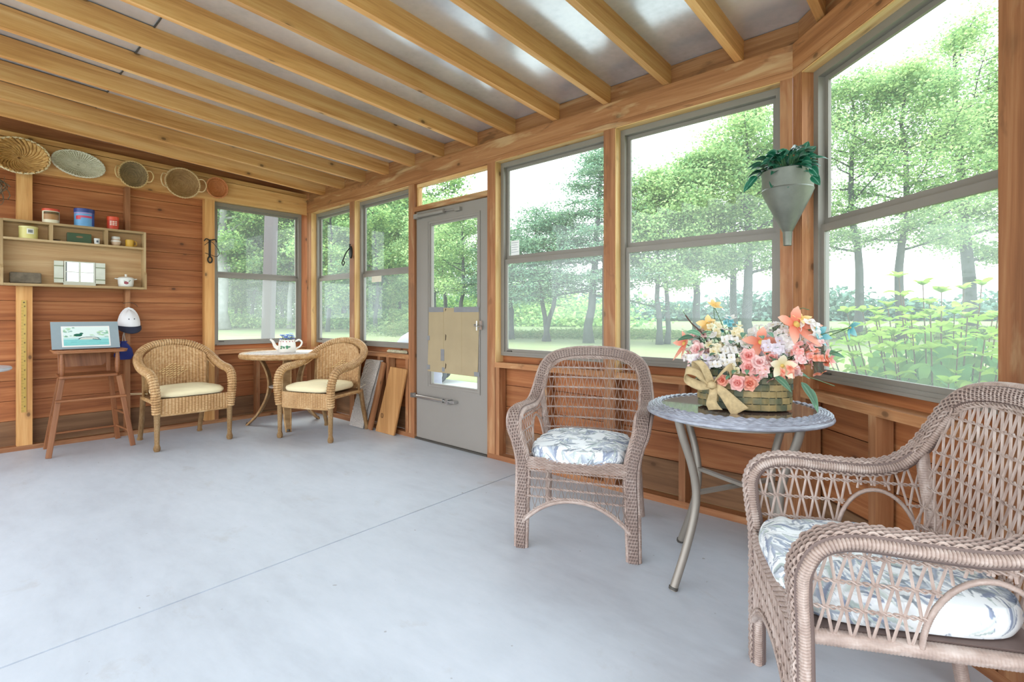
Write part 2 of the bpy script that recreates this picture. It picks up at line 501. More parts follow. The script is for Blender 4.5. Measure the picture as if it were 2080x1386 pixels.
# --- angled wall
wall_right = split_siding(RW, 'wall_right', [(0.0, 2.45)])
part_box('kick_board', (0, DEP - 0.012, 0.038), (2.45, DEP + 0.03, 0.235), w_kick, RW, wall_right)
part_box('floor_plate', (0, 0, 0), (2.45, DEP - 0.013, 0.038), w_post, RW, wall_right)
part_box('header', (0, 0, 2.3225), (2.45, DEP, 2.45), w_beam, RW, wall_right)
part_box('top_plate', (0, 0.0005, 2.285), (2.45, DEP, 2.3215), w_beam, RW, wall_right)
for a, b in ((0.0, 0.062), (1.019, 1.11), (2.06, 2.15)):
    part_box('post', (a, 0.001, 0.038), (b, DEP - 0.013, 2.285), w_post, RW, wall_right)
for a, b in ((0.062, 0.10), (0.50, 0.538), (0.97, 1.008), (1.53, 1.568)):
    part_box('cripple_stud', (a, 0.002, 0.038), (b, DEP - 0.013, 0.706), w_post, RW, wall_right)
for a, b in ((0.062, 1.019), (1.11, 2.06)):
    part_box('sill', (a, 0.0, 0.706), (b, DEP, 0.745), w_beam, RW, wall_right)
    part_box('jamb_lining', (a, 0.004, 0.745), (a + 0.006, DEP, 2.285), w_post, RW, wall_right)  # darker wood than the other jambs: weathered brown plus its shadow side painted in
    part_box('head_lining', (a, 0.004, 2.279), (b, DEP, 2.285), w_jamb, RW, wall_right)

# --- ceiling: galvanised sheets on pine rafters
SL = 0.059
def zroof(y): return 2.570 - SL * y
def metal_roof():
    m, nt, out = new_mat('galvanised_sheet'); g = NT(nt)
    tc = g.n('ShaderNodeTexCoord').outputs['Object']
    a = g.noise(tc, 1.6, 3.0, 0.5)
    b = g.noise(tc, 30.0, 2.0, 0.5)
    c = g.ramp(g.math('ADD', g.math('MULTIPLY', a, 0.8), g.math('MULTIPLY', b, 0.2)), [(0.3, srgb(196, 199, 204)), (0.5, srgb(222, 225, 230)), (0.7, srgb(238, 240, 243))])
    r = g.ramp(a, [(0.3, (0.17, 0.17, 0.17)), (0.7, (0.24, 0.24, 0.24))])
    g.principled(out, c, r, 0.62, None, 0.5)
    return m
m_roof = metal_roof()
rf = MB()
for i, (ya, yb) in enumerate(((0.35, -2.05), (-2.05, -4.6))):
    dz = 0.0 if i == 0 else -0.004
    ol = [(-0.35, ya), (XC + 0.30 - ya, ya)] + ([(XC + 0.30 - yb, yb)] if i == 0 else [(8.6, XC + 0.30 - 8.6), (8.6, yb)]) + [(-0.35, yb)]
    rf.prism([(x_, y_, zroof(y_) - dz) for x_, y_ in ol], (0, 0, 0.012))
ceiling = struct(rf.build('ceiling', m_roof))
lap = MB(); lap.bar((-0.3, -2.05, zroof(-2.05) - 0.001), (7.4, -2.05, zroof(-2.05) - 0.001), 0.007, 0.006); lap.build('sheet_lap', m_alu_dark, ceiling)
for kx in range(20):
    x = 0.361 + 0.4072 * kx
    y0 = 0.085 if x < XC else -(x - XC) + 0.085
    if y0 < -3: break
    k = MB(); zc = lambda y: 2.45 - SL * y + 0.0585
    k.bar((x, y0, zc(y0) + 0.0045), (x, -4.6, zc(-4.6)), 0.038, 0.117)
    k.build('rafter', w_rafter, ceiling)
k = MB(); k.box((0.0, 0.03, 2.45), (XC + 0.02, 0.068, 2.566)); wobj(k, 'blocking', w_beam, BW, wall_back)
k = MB(); k.prism([(0, 0.03, 2.45), (2.45, 0.03, 2.45), (2.45, 0.03, 2.666), (0, 0.03, 2.566)], (0, 0.038, 0)); wobj(k, 'blocking', w_beam, RW, wall_right)

# --- windows
def window(n, fr, x0, x1, z0=0.795, z1=2.279, mid=1.53):
    r = frame_obj('window_%d' % n, fr); struct(r)
    f = MB(); w = 0.036; ya, yb = 0.062, 0.118
    f.box((x0, ya, z0), (x0 + w, yb, z1)); f.box((x1 - w, ya, z0), (x1, yb, z1))
    f.box((x0 + w, ya, z1 - w), (x1 - w, yb, z1)); f.box((x0 + w, ya, z0), (x1 - w, yb, z0 + 0.03))
    f.box((x0 + w, ya - 0.006, z0), (x1 - w, ya, z0 + 0.014))
    f.build('frame', m_alu, r)
    a, b = x0 + w, x1 - w; t = 0.022
    for nm, yc, za, zb in (('upper_sash', 0.104, mid, z1 - w), ('lower_sash', 0.084, z0 + 0.03, mid + 0.004)):
        s_ = MB(); y0, y1 = yc - 0.008, yc + 0.008
        s_.box((a, y0, za), (a + t, y1, zb)); s_.box((b - t, y0, za), (b, y1, zb))
        hb = 0.034 if nm == 'upper_sash' else 0.022; ht = 0.022 if nm == 'upper_sash' else 0.034
        s_.box((a + t, y0, zb - ht), (b - t, y1, zb)); s_.box((a + t, y0, za), (b - t, y1, za + hb))
        so = s_.build(nm, m_alu, r)
        p = MB(); p.box((a + t - 0.003, yc - 0.0015, za + 0.019), (b - t + 0.003, yc + 0.0015, zb - 0.021))
        p.build('pane', m_glass if nm == 'upper_sash' else m_screen, so)
    lt = MB(); lt.box((a + 0.03, 0.064, z0 + 0.031), (a + 0.075, 0.074, z0 + 0.039)); lt.build('latch', m_alu_dark, r)
    return r
window(1, LW, -0.975, -0.035)
window(2, BW, 0.10, 0.94)
window(3, BW, 1.03, 1.953)
window(4, BW, 3.044, 4.011)
window(5, BW, 4.092, 5.043)
window(6, RW, 0.066, 1.019)
window(7, RW, 1.11, 2.06)
# transom over the door, framed in raw wood
tw = frame_obj('window_8', BW); struct(tw)
t_ = MB()
t_.box((2.04, 0.0, 2.035), (2.962, DEP, 2.075)); t_.build('transom_bar', w_beam, tw)
t_ = MB()
for a, b in (((2.04, 0.03, 2.257), (2.962, 0.07, 2.285)), ((2.04, 0.03, 2.075), (2.066, 0.07, 2.257)), ((2.936, 0.03, 2.075), (2.962, 0.07, 2.257)), ((2.066, 0.03, 2.075), (2.936, 0.07, 2.09))): t_.box(a, b)
t_.build('stop', w_jamb, tw)
t_ = MB(); t_.box((2.066, 0.05, 2.09), (2.936, 0.053, 2.257)); t_.build('pane', m_glass, tw)

# --- door
dr = frame_obj('door_1', BW); struct(dr)
d = MB(); dx0, dx1, dz0, dz1 = 2.046, 2.956, 0.014, 2.030; gx0, gx1, gz0, gz1 = 2.205, 2.865, 0.47, 1.935
ya, yb = 0.022, 0.062
d.box((dx0, ya, dz0), (gx0, yb, dz1)); d.box((gx1, ya, dz0), (dx1, yb, dz1))
d.box((gx0, ya, dz0), (gx1, yb, gz0)); d.box((gx0, ya, gz1), (gx1, yb, dz1))
d.build('door_leaf', m_door, dr)
d = MB()
for o_, t0, yy in ((0.0, 0.012, 0.014), (0.012, 0.018, 0.018), (0.03, 0.012, 0.026)):
    a, b, c, e = gx0 + o_, gx1 - o_, gz0 + o_, gz1 - o_
    d.box((a, yy, c), (a + t0, yb - 0.005, e)); d.box((b - t0, yy, c), (b, yb - 0.005, e))
    d.box((a + t0, yy, c), (b - t0, yb - 0.005, c + t0)); d.box((a + t0, yy, e - t0), (b - t0, yb - 0.005, e))
d.build('glazing_frame', m_door, dr)
d = MB(); d.box((gx0 + 0.04, 0.040, gz0 + 0.04), (gx1 - 0.04, 0.043, gz1 - 0.04)); d.build('pane', m_glass, dr)
m_closer = plain('cream_closer', srgb(206, 202, 192), 0.35, 0.3)
d = MB(); d.tube([(2.11, -0.012, 1.985), (2.46, -0.012, 1.985)], 0.016, 12); d.tube([(2.46, -0.012, 1.985), (2.62, -0.002, 1.980)], 0.005, 8)
d.box((2.052, -0.02, 1.965), (2.115, 0.02, 2.005)); d.box((2.59, -0.008, 1.965), (2.65, 0.022, 1.995))
d.build('door_closer', m_door, dr, smooth=40)
d = MB(); d.tube([(2.115, -0.028, 0.392), (2.47, -0.028, 0.386)], 0.016, 12); d.tube([(2.04, -0.02, 0.393), (2.115, -0.028, 0.392)], 0.007, 8); d.tube([(2.47, -0.028, 0.386), (2.56, -0.018, 0.384)], 0.005, 8)
d.box((2.02, -0.03, 0.372), (2.06, 0.0, 0.412)); d.box((2.50, -0.032, 0.362), (2.53, 0.022, 0.402)); d.box((2.54, -0.022, 0.374), (2.6, 0.022, 0.394))
tag(d.build('door_closer', m_steel, dr, smooth=40), 'bright steel lower closer')
d = MB(); d.tube(spline([(2.845, 0.02, 1.03), (2.845, -0.025, 1.03), (2.86, -0.03, 1.02), (2.93, -0.028, 1.02)], 5), 0.0055, 8); d.tube([(2.875, -0.03, 0.985), (2.875, -0.03, 1.06)], 0.005, 8); d.box((2.865, 0.008, 0.99), (2.895, 0.022, 1.06)); d.tube([(2.88, 0.02, 1.02), (2.88, -0.03, 1.02)], 0.006, 8)
d.build('latch_handle', m_steel, dr, smooth=40)
d = MB(); d.box((2.046, 0.0, 0.0), (2.956, 0.085, 0.013)); d.build('threshold', m_alu_dark, dr)
# ------------------------------------------------------------------ wicker
def wicker_mat(name, dark, mid, light, rough=0.42, ribs=0.0, along=True):
    """woven fibre: colour drifts strand by strand; ribs adds fine wraps along u"""
    if name in MATS: return MATS[name]
    m, nt, out = new_mat(name); g = NT(nt)
    uv = g.n('ShaderNodeUVMap').outputs[0]
    f = g.noise(g.mapv(uv, (22, 60, 1)), 1.0, 3.0)
    tc = g.n('ShaderNodeTexCoord').outputs['Object']
    f2 = g.noise(tc, 6.0, 3.0)
    f = g.math('ADD', g.math('MULTIPLY', f, 0.6), g.math('MULTIPLY', f2, 0.4))
    c = g.ramp(f, [(0.32, dark), (0.5, mid), (0.68, light)])
    nrm = None
    if ribs > 0:
        w = g.n('ShaderNodeTexWave', wave_type='BANDS', bands_direction='X'); w.inputs['Scale'].default_value = ribs / 6.283 * 2
        w.inputs['Distortion'].default_value = 0.6; w.inputs['Detail Scale'].default_value = 3.0
        g.l(uv, w.inputs['Vector'])
        c = g.mix(g.math('MULTIPLY', g.math('SUBTRACT', 1.0, w.outputs['Fac']), 0.35), c, tuple(x * 0.45 for x in dark))
        nrm = g.bump(w.outputs['Fac'], 0.7, 0.003)
    g.principled(out, c, rough, normal=nrm, spec=0.4)
    MATS[name] = m; return m
T_D, T_M, T_L = srgb(140, 120, 111), srgb(169, 148, 137), srgb(196, 180, 171)
m_taupe = wicker_mat('taupe_resin_wicker', T_D, T_M, T_L, 0.38)
m_taupe_wrap = wicker_mat('taupe_wrapped_wicker', T_D, T_M, T_L, 0.42, ribs=900)
m_taupe_core = plain('taupe_under_weave', srgb(112, 94, 88), 0.7)
G_D, G_M, G_L = srgb(148, 108, 66), srgb(186, 146, 98), srgb(212, 180, 136)
m_gold = wicker_mat('honey_wicker', G_D, G_M, G_L, 0.45)
m_gold_wrap = wicker_mat('honey_wrapped_wicker', G_D, G_M, G_L, 0.45, ribs=420)
m_gold_core = plain('honey_under_weave', srgb(120, 86, 52), 0.7)

def sweep(mb, P, N, W, prof, hw=None, mi=0, closed=True):
    """sweep a closed profile [(a,b)] (a times half width along W, b metres along N)"""
    m = len(P); n = len(prof); V = []
    for i in range(m):
        h = hw[i] if hw is not None else 1.0
        for a, b in prof: V.append(P[i] + W[i] * (a * h) + N[i] * b)
    F = []; U = []
    for i in range(m - 1):
        for j in range(n):
            j2 = (j + 1) % n
            F.append((i * n + j, i * n + j2, (i + 1) * n + j2, (i + 1) * n + j))
            U.append([(i * .02, j * .01), (i * .02, j * .01 + .01), (i * .02 + .02, j * .01 + .01), (i * .02 + .02, j * .01)])
    F.append(tuple(range(n - 1, -1, -1))); U.append([(0, 0)] * n)
    F.append(tuple((m - 1) * n + j for j in range(n))); U.append([(0, 0)] * n)
    mb.add(V, F, U, mi)
def twist(mb, path, rad=0.0032, r=0.0024, pitch=0.03, n=5):
    """two-strand twisted rope along a path"""
    path = np.array(path); L = np.r_[0, np.cumsum(np.linalg.norm(np.diff(path, axis=0), axis=1))]
    k = max(6, int(L[-1] / pitch * 6)); P = resample(path, k)
    s_ = np.linspace(0, L[-1], k); T = np.gradient(P, axis=0); T /= np.linalg.norm(T, axis=1)[:, None] + 1e-12
    A = np.cross(T, np.array([0.13, 0.31, 0.94])); A /= np.linalg.norm(A, axis=1)[:, None] + 1e-9; B = np.cross(T, A)
    for ph in (0, pi):
        a = s_ / pitch * 2 * pi + ph
        mb.tube(P + rad * (np.cos(a)[:, None] * A + np.sin(a)[:, None] * B), r, n)
def ribbed(mb, path, r, period=0.006, amp=0.2, n=8, per=3):
    path = np.array(path); L = np.linalg.norm(np.diff(path, axis=0), axis=1).sum()
    k = max(4, int(L / period) * per + 1); P = resample(path, k)
    rr = np.array([r * (1 - amp * (1 if i % per == 0 else 0)) for i in range(k)])
    if not np.isscalar(r): pass
    mb.tube(P, rr, n)
def lattice(mb, S, nu, rows, keep, r=0.0022, sub=5, amp=0.40, n=4, flat=None):
    """zig-zag uprights between rows; S(u,v) surface point; keep(p) clips"""
    for i in range(nu):
        run = []
        for k in range(len(rows) - 1):
            ua = (i + 0.5 + amp * (-1) ** (i + k)) / nu; ub = (i + 0.5 + amp * (-1) ** (i + k + 1)) / nu
            for q in range(sub):
                t = q / sub; p = S(ua + (ub - ua) * t, rows[k] + (rows[k + 1] - rows[k]) * t)
                if keep(p): run.append(p)
                else:
                    if len(run) > 1: mb.tube(run, r, n, flat=flat)
                    run = []
        p = S(ub, rows[-1])
        if keep(p): run.append(p)
        if len(run) > 1: mb.tube(run, r, n, flat=flat)
def hrows(mb, S, rows, keep, nu=40, **kw):
    for v in rows:
        run = []
        for i in range(nu + 1):
            p = S(i / nu, v)
            if keep(p): run.append(p)
            else:
                if len(run) > 2: twist(mb, run, **kw)
                run = []
        if len(run) > 2: twist(mb, run, **kw)

def taupe_chair(label):
    t = thing('wicker_armchair', label, 'chair', group='taupe wicker armchairs')
    K = [  # x, y, z, nx, ny, nz, half width
        (.262, -.262, 0.0, 0, -1, 0, .025), (.257, -.263, .20, 0, -1, 0, .027), (.252, -.265, .40, .0, -1, -.05, .028),
        (.274, -.276, .51, .1, -1, -.02, .027), (.294, -.274, .575, .1, -1, .25, .030), (.300, -.240, .628, .06, -.7, .75, .032),
        (.302, -.17, .650, .02, -.12, 1, .033), (.302, -.05, .645, 0, .02, 1, .033), (.301, .06, .642, 0, -.05, 1, .032),
        (.298, .135, .658, .0, -.35, .95, .031), (.292, .190, .705, 0, -.8, .6, .029), (.284, .226, .765, 0, -.97, .25, .026),
        (.262, .252, .825, 0, -1, .15, .025), (.212, .272, .870, 0, -1, .15, .024), (.12, .286, .893, 0, -1, .15, .024), (0, .290, .900, 0, -1, .15, .024)]
    full = K + [(-k[0], k[1], k[2], -k[3], k[4], k[5], k[6]) for k in K[-2::-1]]
    D = resample(spline(full, 10), 420)
    P = D[:, :3]; N = D[:, 3:6] / np.linalg.norm(D[:, 3:6], axis=1)[:, None]; hw = D[:, 6]
    T = np.gradient(P, axis=0); T /= np.linalg.norm(T, axis=1)[:, None]
    W = np.cross(T, N); W /= np.linalg.norm(W, axis=1)[:, None]; N = np.cross(W, T)
    # ---- band: under-body, woven face, wrapped edges
    b = MB()
    sweep(b, P, N, W, [(-1, -.004), (-.8, .004), (.8, .004), (1, -.004), (1, -.026), (.7, -.034), (-.7, -.034), (-1, -.026)], hw)
    band = b.build('frame_band', m_taupe_core, t, smooth=50)
    b = MB(); rows = 7
    Lk = np.r_[0, np.cumsum(np.linalg.norm(np.diff(P, axis=0), axis=1))]; per = 0.030
    ns = int(Lk[-1] / per * 6); idx = np.linspace(0, Lk[-1], ns)
    ip = lambda A: np.stack([np.interp(idx, Lk, A[:, c]) for c in range(3)], 1)
    Pi, Ni, Wi = ip(P), ip(N), ip(W); hi = np.interp(idx, Lk, hw)
    for j in range(rows):
        a = (-1 + (2 * j + 1) / rows) * 0.80
        ht = 0.0052 + 0.0038 * np.cos(2 * pi * idx / per + pi * (j % 2))
        b.tube(Pi + Wi * (a * hi)[:, None] + Ni * ht[:, None], hi * 0.80 / rows * 0.90, 6, flat=(0.55, 1.0), up=None)
    weave = b.build('band_weave', m_taupe, band, smooth=60)
    b = MB(); m = int(Lk[-1] / (per / 2))
    for q in range(m):
        s_ = (q + 0.5) * per / 2; f = lambda A: np.array([np.interp(s_, Lk, A[:, c]) for c in range(3)])
        p, nn, w = f(P), f(N), f(W); h = np.interp(s_, Lk, hw)
        b.tube([p - w * h * .8 + nn * .004, p + nn * .0062, p + w * h * .8 + nn * .004], 0.0026, 4)
    b.build('band_warp', m_taupe, band, smooth=60)
    for sg, nm in ((1, 'band_edge'), (-1, 'band_edge')):
        b = MB(); ribbed(b, P + W * (sg * hw * 0.93)[:, None] - N * 0.012, 0.0128, 0.0072, 0.24, 8)
        b.build(nm, m_taupe, band, smooth=70)
    # braid on the inner side of the band
    b = MB(); inner = np.array([p + np.array([-np.sign(p[0]) * .026 if abs(p[0]) > .24 else -p[0] * .1, -.004, -.028 if abs(p[0]) < .25 and p[2] > .8 else (-.03 if .6 < p[2] < .70 else 0)]) for p in P if p[2] > 0.42])
    twist(b, inner, 0.004, 0.0032, 0.034, 5); b.build('braid', m_taupe, band, smooth=60)
    # ---- lattice back
    def Sb(u, v):
        z = .43 + v * .47; x = (u - .5) * .52
        return np.array([x, .205 + .075 * v - .05 * (abs(x) / .26) ** 3 * (1 - .6 * v) + .012, z])
    arch = P[(P[:, 2] > .66)]
    ax_ = arch[np.argsort(arch[:, 0])]
    def kb(p):
        x, z = abs(p[0]), p[2]
        if z > .80:
            lim = np.interp(x, [0, .12, .20, .235, .26], [.885, .878, .852, .82, .78]); return z < lim
        return x < .262
    rows_b = [0.0, .115, .23, .345, .46, .575, .69, .805, .92, 1.0]
    b = MB(); lattice(b, Sb, 34, rows_b, kb, 0.0028, 5, 0.36, 4, (0.6, 1.25)); hrows(b, Sb, rows_b[1:-1], kb, 44)
    b.build('back_lattice', m_taupe, t, smooth=60)
    # ---- sides with the round opening
    for sg in (1, -1):
        def Ss(u, v, sg=sg): return np.array([sg * (.258 + .032 * v), -.245 + u * .47, .405 + v * .230])
        def ks(p): return not (((p[1] - .085) / .112) ** 2 + ((p[2] - .40) / .178) ** 2 < 1.0)
        b = MB(); lattice(b, Ss, 26, [0, .27, .54, .8, 1.0], ks, 0.0027, 6, 0.36, 4, (0.6, 1.25)); hrows(b, Ss, [.27, .54, .8], ks, 44)
        so = b.build('side_lattice', m_taupe, t, smooth=60)
        b = MB(); o_ = [Ss((.085 + .112 * cos(a) + .245) / .47, (.178 * sin(a)) / .245 + (-.005 / .245)) for a in np.linspace(0.0, pi, 22)]
        ribbed(b, o_, 0.0065, 0.006, 0.1, 6); b.build('opening_hoop', m_taupe, so, smooth=70)
    # ---- apron
    b = MB()
    for j in range(9):
        z = .435 - j * .0062; n_ = 130
        xs = np.linspace(-.238, .238, n_); b.tube(np.stack([xs, -.266 - .0025 * np.cos(xs / .012 * pi + pi * j), np.full(n_, z)], 1), 0.0031, 5)
    b.build('apron_weave', m_taupe, t, smooth=60)
    za = lambda x: .250 - .105 * (abs(x) / .238) ** 2.2
    def Sf(u, v): x = (u - .5) * .478; return np.array([x, -.264, .380 - v * .25])
    def kf(p): return p[2] > za(p[0])
    b = MB(); lattice(b, Sf, 30, [0, .17, .34, .51, .68, .85, 1.0], kf, 0.0027, 6, 0.36, 4, (0.6, 1.25)); hrows(b, Sf, [.02, .17, .34, .51], kf, 44)
    ap = b.build('apron_lattice', m_taupe, t, smooth=60)
    b = MB(); xs = np.linspace(-.25, .25, 40); ribbed(b, np.stack([xs, np.full(40, -.262), [za(x) - .006 for x in xs]], 1), 0.0095, 0.006, 0.1, 6)
    twist(b, np.stack([xs, np.full(40, -.268), [za(x) + .008 for x in xs]], 1), 0.003, 0.0026, 0.03)
    b.build('apron_arch', m_taupe, ap, smooth=70)
    # ---- seat deck, rails, rear legs
    b = MB(); b.prism([(-.245, -.255, .392), (.245, -.255, .392), (.225, .215, .392), (-.225, .215, .392)], (0, 0, .018)); b.build('seat_deck', m_taupe_core, t)
    for sg in (1, -1):
        b = MB(); ribbed(b, [(sg * .252, -.25, .393), (sg * .242, .225, .393)], 0.018, 0.007, 0.08, 8); b.build('seat_rail', m_taupe, t, smooth=70)
        b = MB(); ribbed(b, spline([(sg * .262, .305, 0), (sg * .252, .27, .2), (sg * .247, .235, .42), (sg * .262, .215, .56), (sg * .280, .205, .70)], 6), 0.019, 0.007, 0.08, 8)
        b.build('rear_leg', m_taupe, t, smooth=70)
        b = MB(); ribbed(b, [(sg * .258, -.243, 0.0), (sg * .250, -.246, .42)], 0.020, 0.007, 0.06, 8); b.build('front_leg', m_taupe, t, smooth=70)
    b = MB(); ribbed(b, [(-.242, .225, .393), (.242, .225, .393)], 0.016, 0.007, 0.08, 8); b.build('rear_rail', m_taupe, t, smooth=70)
    return t

# ---- printed cushion -------------------------------------------------------
def leaf_print(n, seed):
    r_ = np.random.default_rng(seed)
    img = np.ones((n, n, 3)) * np.array(srgb(240, 243, 244))
    pal = [srgb(196, 203, 212), srgb(172, 181, 197), srgb(206, 212, 218), srgb(190, 202, 198), srgb(214, 222, 218), srgb(146, 155, 176), srgb(178, 187, 201), srgb(244, 246, 247), srgb(238, 241, 243), srgb(244, 246, 247), srgb(150, 158, 166)]
    yy, xx = np.mgrid[0:n, 0:n] / n
    for c in range(210):
        cx, cy_ = r_.random(2) * 1.1 - .05; base = r_.random() * 2 * pi; nl = r_.integers(4, 8)
        for q in range(nl):
            a = base + (q - nl / 2) * r_.uniform(.22, .34); L = r_.uniform(.08, .16); w = r_.uniform(.007, .015)
            dx, dy = xx - cx, yy - cy_
            u = (dx * cos(a) + dy * sin(a)) / L; v = (-dx * sin(a) + dy * cos(a))
            ww = w * np.clip(np.sin(np.clip(u, 0, 1) ** 0.7 * pi), 0, 1)
            mask = (u > 0) & (u < 1) & (np.abs(v) < ww)
            col = np.array(pal[r_.integers(len(pal))]); k2 = np.where(v > 0, 1.0, 0.84)[..., None]
            img = np.where(mask[..., None], col * k2, img)
    return img
def attr_mat(name, attr='Col', rough=0.8, fab=True):
    if name in MATS: return MATS[name]
    m, nt, out = new_mat(name); g = NT(nt)
    a = g.n('ShaderNodeAttribute', attribute_name=attr)
    tc = g.n('ShaderNodeTexCoord').outputs['Object']
    nrm = g.bump(g.noise(tc, 420.0, 2.0), 0.15, 0.001) if fab else None
    g.principled(out, a.outputs['Color'], rough, normal=nrm, spec=0.25)
    MATS[name] = m; return m
m_print = attr_mat('leaf_print_fabric')
def set_colors(o, cols):
    ca = o.data.color_attributes.new('Col', 'FLOAT_COLOR', 'POINT')
    c = np.ones((len(o.data.vertices), 4), np.float32); c[:, :3] = cols
    ca.data.foreach_set('color', c.ravel())
def cushion_mesh(n, wf, wb, y0, y1, zb, th, dome, seed, wr=0.004):
    """pillow grid: max-norm rings, top then a rounded side wall, plus bottom"""
    r_ = np.random.default_rng(seed); ph = r_.random(8) * 6.28
    mb = MB(); V = []
    ks = np.linspace(-1, 1, n)
    for v in ks:
        for u in ks:
            m = max(abs(u), abs(v)); pn = (abs(u) ** 4 + abs(v) ** 4) ** 0.25
            s_ = m / pn if pn > 1e-6 else 1
            uu, vv = u * s_, v * s_      # square -> superellipse
            rr = min(m / .80, 1.0)
            k = rr / max(m, 1e-6) if m > 0 else 1
            x01, y01 = uu * k, vv * k
            yy = (y0 + y1) / 2 + y01 * (y1 - y0) / 2; half = wf + (wb - wf) * (y01 + 1) / 2
            xx = x01 * half
            if m <= .80:
                z = zb + th * 0.80 + dome * (1 - rr ** 2.4) + th * .20 * (1 - rr ** 5)
                z += wr * sin(23 * xx + ph[0] + 6 * sin(17 * yy + ph[1])) * (0.3 + 0.7 * rr ** 3) + wr * .7 * sin(31 * yy + 9 * xx + ph[2])
            else:
                t = (m - .80) / .20; z = zb + th * .80 * (1 - t) + wr * (1 - t) * sin(40 * (xx + yy) + ph[3])
                bul = 1 + .045 * sin(pi * min(1, t * 1.0)) ; xx *= bul; yy = (y0 + y1) / 2 + (yy - (y0 + y1) / 2) * bul
            V.append((xx, yy, z))
    F = [(j * n + i, j * n + i + 1, (j + 1) * n + i + 1, (j + 1) * n + i) for j in range(n - 1) for i in range(n - 1)]
    mb.add(V, F)
    rim = [i for i in range(n)] + [j * n + n - 1 for j in range(1, n)] + [(n - 1) * n + i for i in range(n - 2, -1, -1)] + [j * n for j in range(n - 2, 0, -1)]
    mb.f.append(tuple(rim[::-1])); mb.uv.append([(0, 0)] * len(rim)); mb.mi.append(0)
    return mb
def print_cushion(label, seed):
    n = 190
    mb = cushion_mesh(n, .232, .212, -.264, .212, .414, .080, .006, seed, .0036)
    o = mb.build('seat_cushion', m_print, None, smooth=60)
    set_colors(o, leaf_print(n, seed).reshape(-1, 3))
    return tag(o, label, 'cushion', 'leaf print seat cushions')

chairA = taupe_chair('taupe woven armchair with its back to the windows, left of the round glass table')
chairA.location = (4.302, -0.646, 0); chairA.rotation_euler = (0, 0, R_(24.5))
chairB = dup(chairA, (5.595, -1.204, 0), R_(-63.2), 'taupe woven armchair turned sideways under the angled wall, its near arm cutting the frame edge')
cuA = print_cushion('leaf printed grey and white cushion on the armchair facing the room', 3)
cuA.location = chairA.location; cuA.rotation_euler = chairA.rotation_euler
cuB = print_cushion('leaf printed grey and white cushion seen through the open arm of the sideways armchair', 11)
cuB.location = chairB.location; cuB.rotation_euler = chairB.rotation_euler

# ---- round table
def strands_ring(mb, R, r, z, n, per, ht, j, zfun=None):
    k = int(2 * pi * R / per) ; m = k * 6
    a = np.linspace(0, 2 * pi, m, endpoint=False)
    mb.tube(np.stack([R * np.cos(a), R * np.sin(a), z + ht * np.cos(k * a + pi * j)], 1), r, n, closed=True, flat=(0.6, 1.0))
m_rim = wicker_mat('reflection_tinted_wicker', srgb(112, 112, 120), srgb(146, 148, 158), srgb(178, 182, 194), 0.28)  # window reflection painted in as blue grey; the wicker itself is a darker taupe
m_leg = plain('champagne_metal', srgb(146, 138, 128), 0.42, 0.3, 0.05, 5.0)
def glossy_brown():
    m, nt, out = new_mat('glossy_mottled_brown'); g = NT(nt)  # opaque mottled brown under a clear coat
    tc = g.n('ShaderNodeTexCoord').outputs['Object']
    f = g.noise(tc, 8.0, 5.0, 0.65); f2 = g.noise(tc, 170.0, 2.0)
    c = g.ramp(g.math('ADD', g.math('MULTIPLY', f, .7), g.math('MULTIPLY', f2, .3)), [(0.3, srgb(96, 74, 62)), (0.55, srgb(122, 98, 84)), (0.75, srgb(150, 128, 112))])
    g.principled(out, c, 0.06, spec=0.6, coat=0.6); return m
tb = thing('round_table', 'round table with a woven rim, glossy brown top and bowed grey metal legs', 'table', (5.013, -0.563, 0.0), R_(0))
b = MB(); b.lathe([(0.0, .708), (.300, .708), (.303, .714), (.300, .7175), (0.0, .7175)], 64); b.build('table_top', glossy_brown(), tb, smooth=40)
b = MB(); b.lathe([(.290, .684), (.352, .686), (.358, .698), (.352, .710), (.325, .717), (.303, .717), (.290, .708), (.290, .684)], 80); rim = b.build('rim', m_rim, tb, smooth=50)
b = MB()
for j, (R0, z0) in enumerate(((.307, .7185), (.317, .7185), (.327, .7175), (.337, .7155), (.346, .7115), (.353, .706))): strands_ring(b, R0, 0.0058, z0, 6, 0.036, 0.0022, j)
b.build('rim_weave', m_rim, rim, smooth=60)
b = MB(); a = np.linspace(0, 2 * pi, 120, endpoint=False); b.tube(np.stack([.356 * np.cos(a), .356 * np.sin(a), np.full(120, .692)], 1), 0.008, 8, closed=True); b.build('rim_edge', m_rim, rim, smooth=60)
b = MB(); b.lathe([(.27, .664), (.29, .664), (.29, .684), (.27, .684), (.27, .664)], 48); b.build('support_ring', m_leg, tb, smooth=40)
for q in range(4):
    a = R_(65.5 + 90 * q); ca, sa = cos(a), sin(a)
    pr = spline([(.310, .690), (.285, .61), (.238, .49), (.215, .38), (.226, .28), (.270, .15), (.335, .0)], 7)
    b = MB(); b.tube([(r * ca, r * sa, z) for r, z in pr], 0.0165, 12); lg = b.build('leg', m_leg, tb, smooth=60)
    b = MB(); b.tube([(.334 * ca, .334 * sa, .004), (.331 * ca, .331 * sa, .014)], 0.0185, 12); b.build('foot_cap', m_alu_dark, lg, smooth=60)
for q in range(2):
    a = R_(65.5 + 90 * q); b = MB(); b.bar((.215 * cos(a), .215 * sin(a), .375 + .016 * q), (-.215 * cos(a), -.215 * sin(a), .375 + .016 * q), .026, .014); b.build('stretcher', m_leg, tb, bevel=.002)
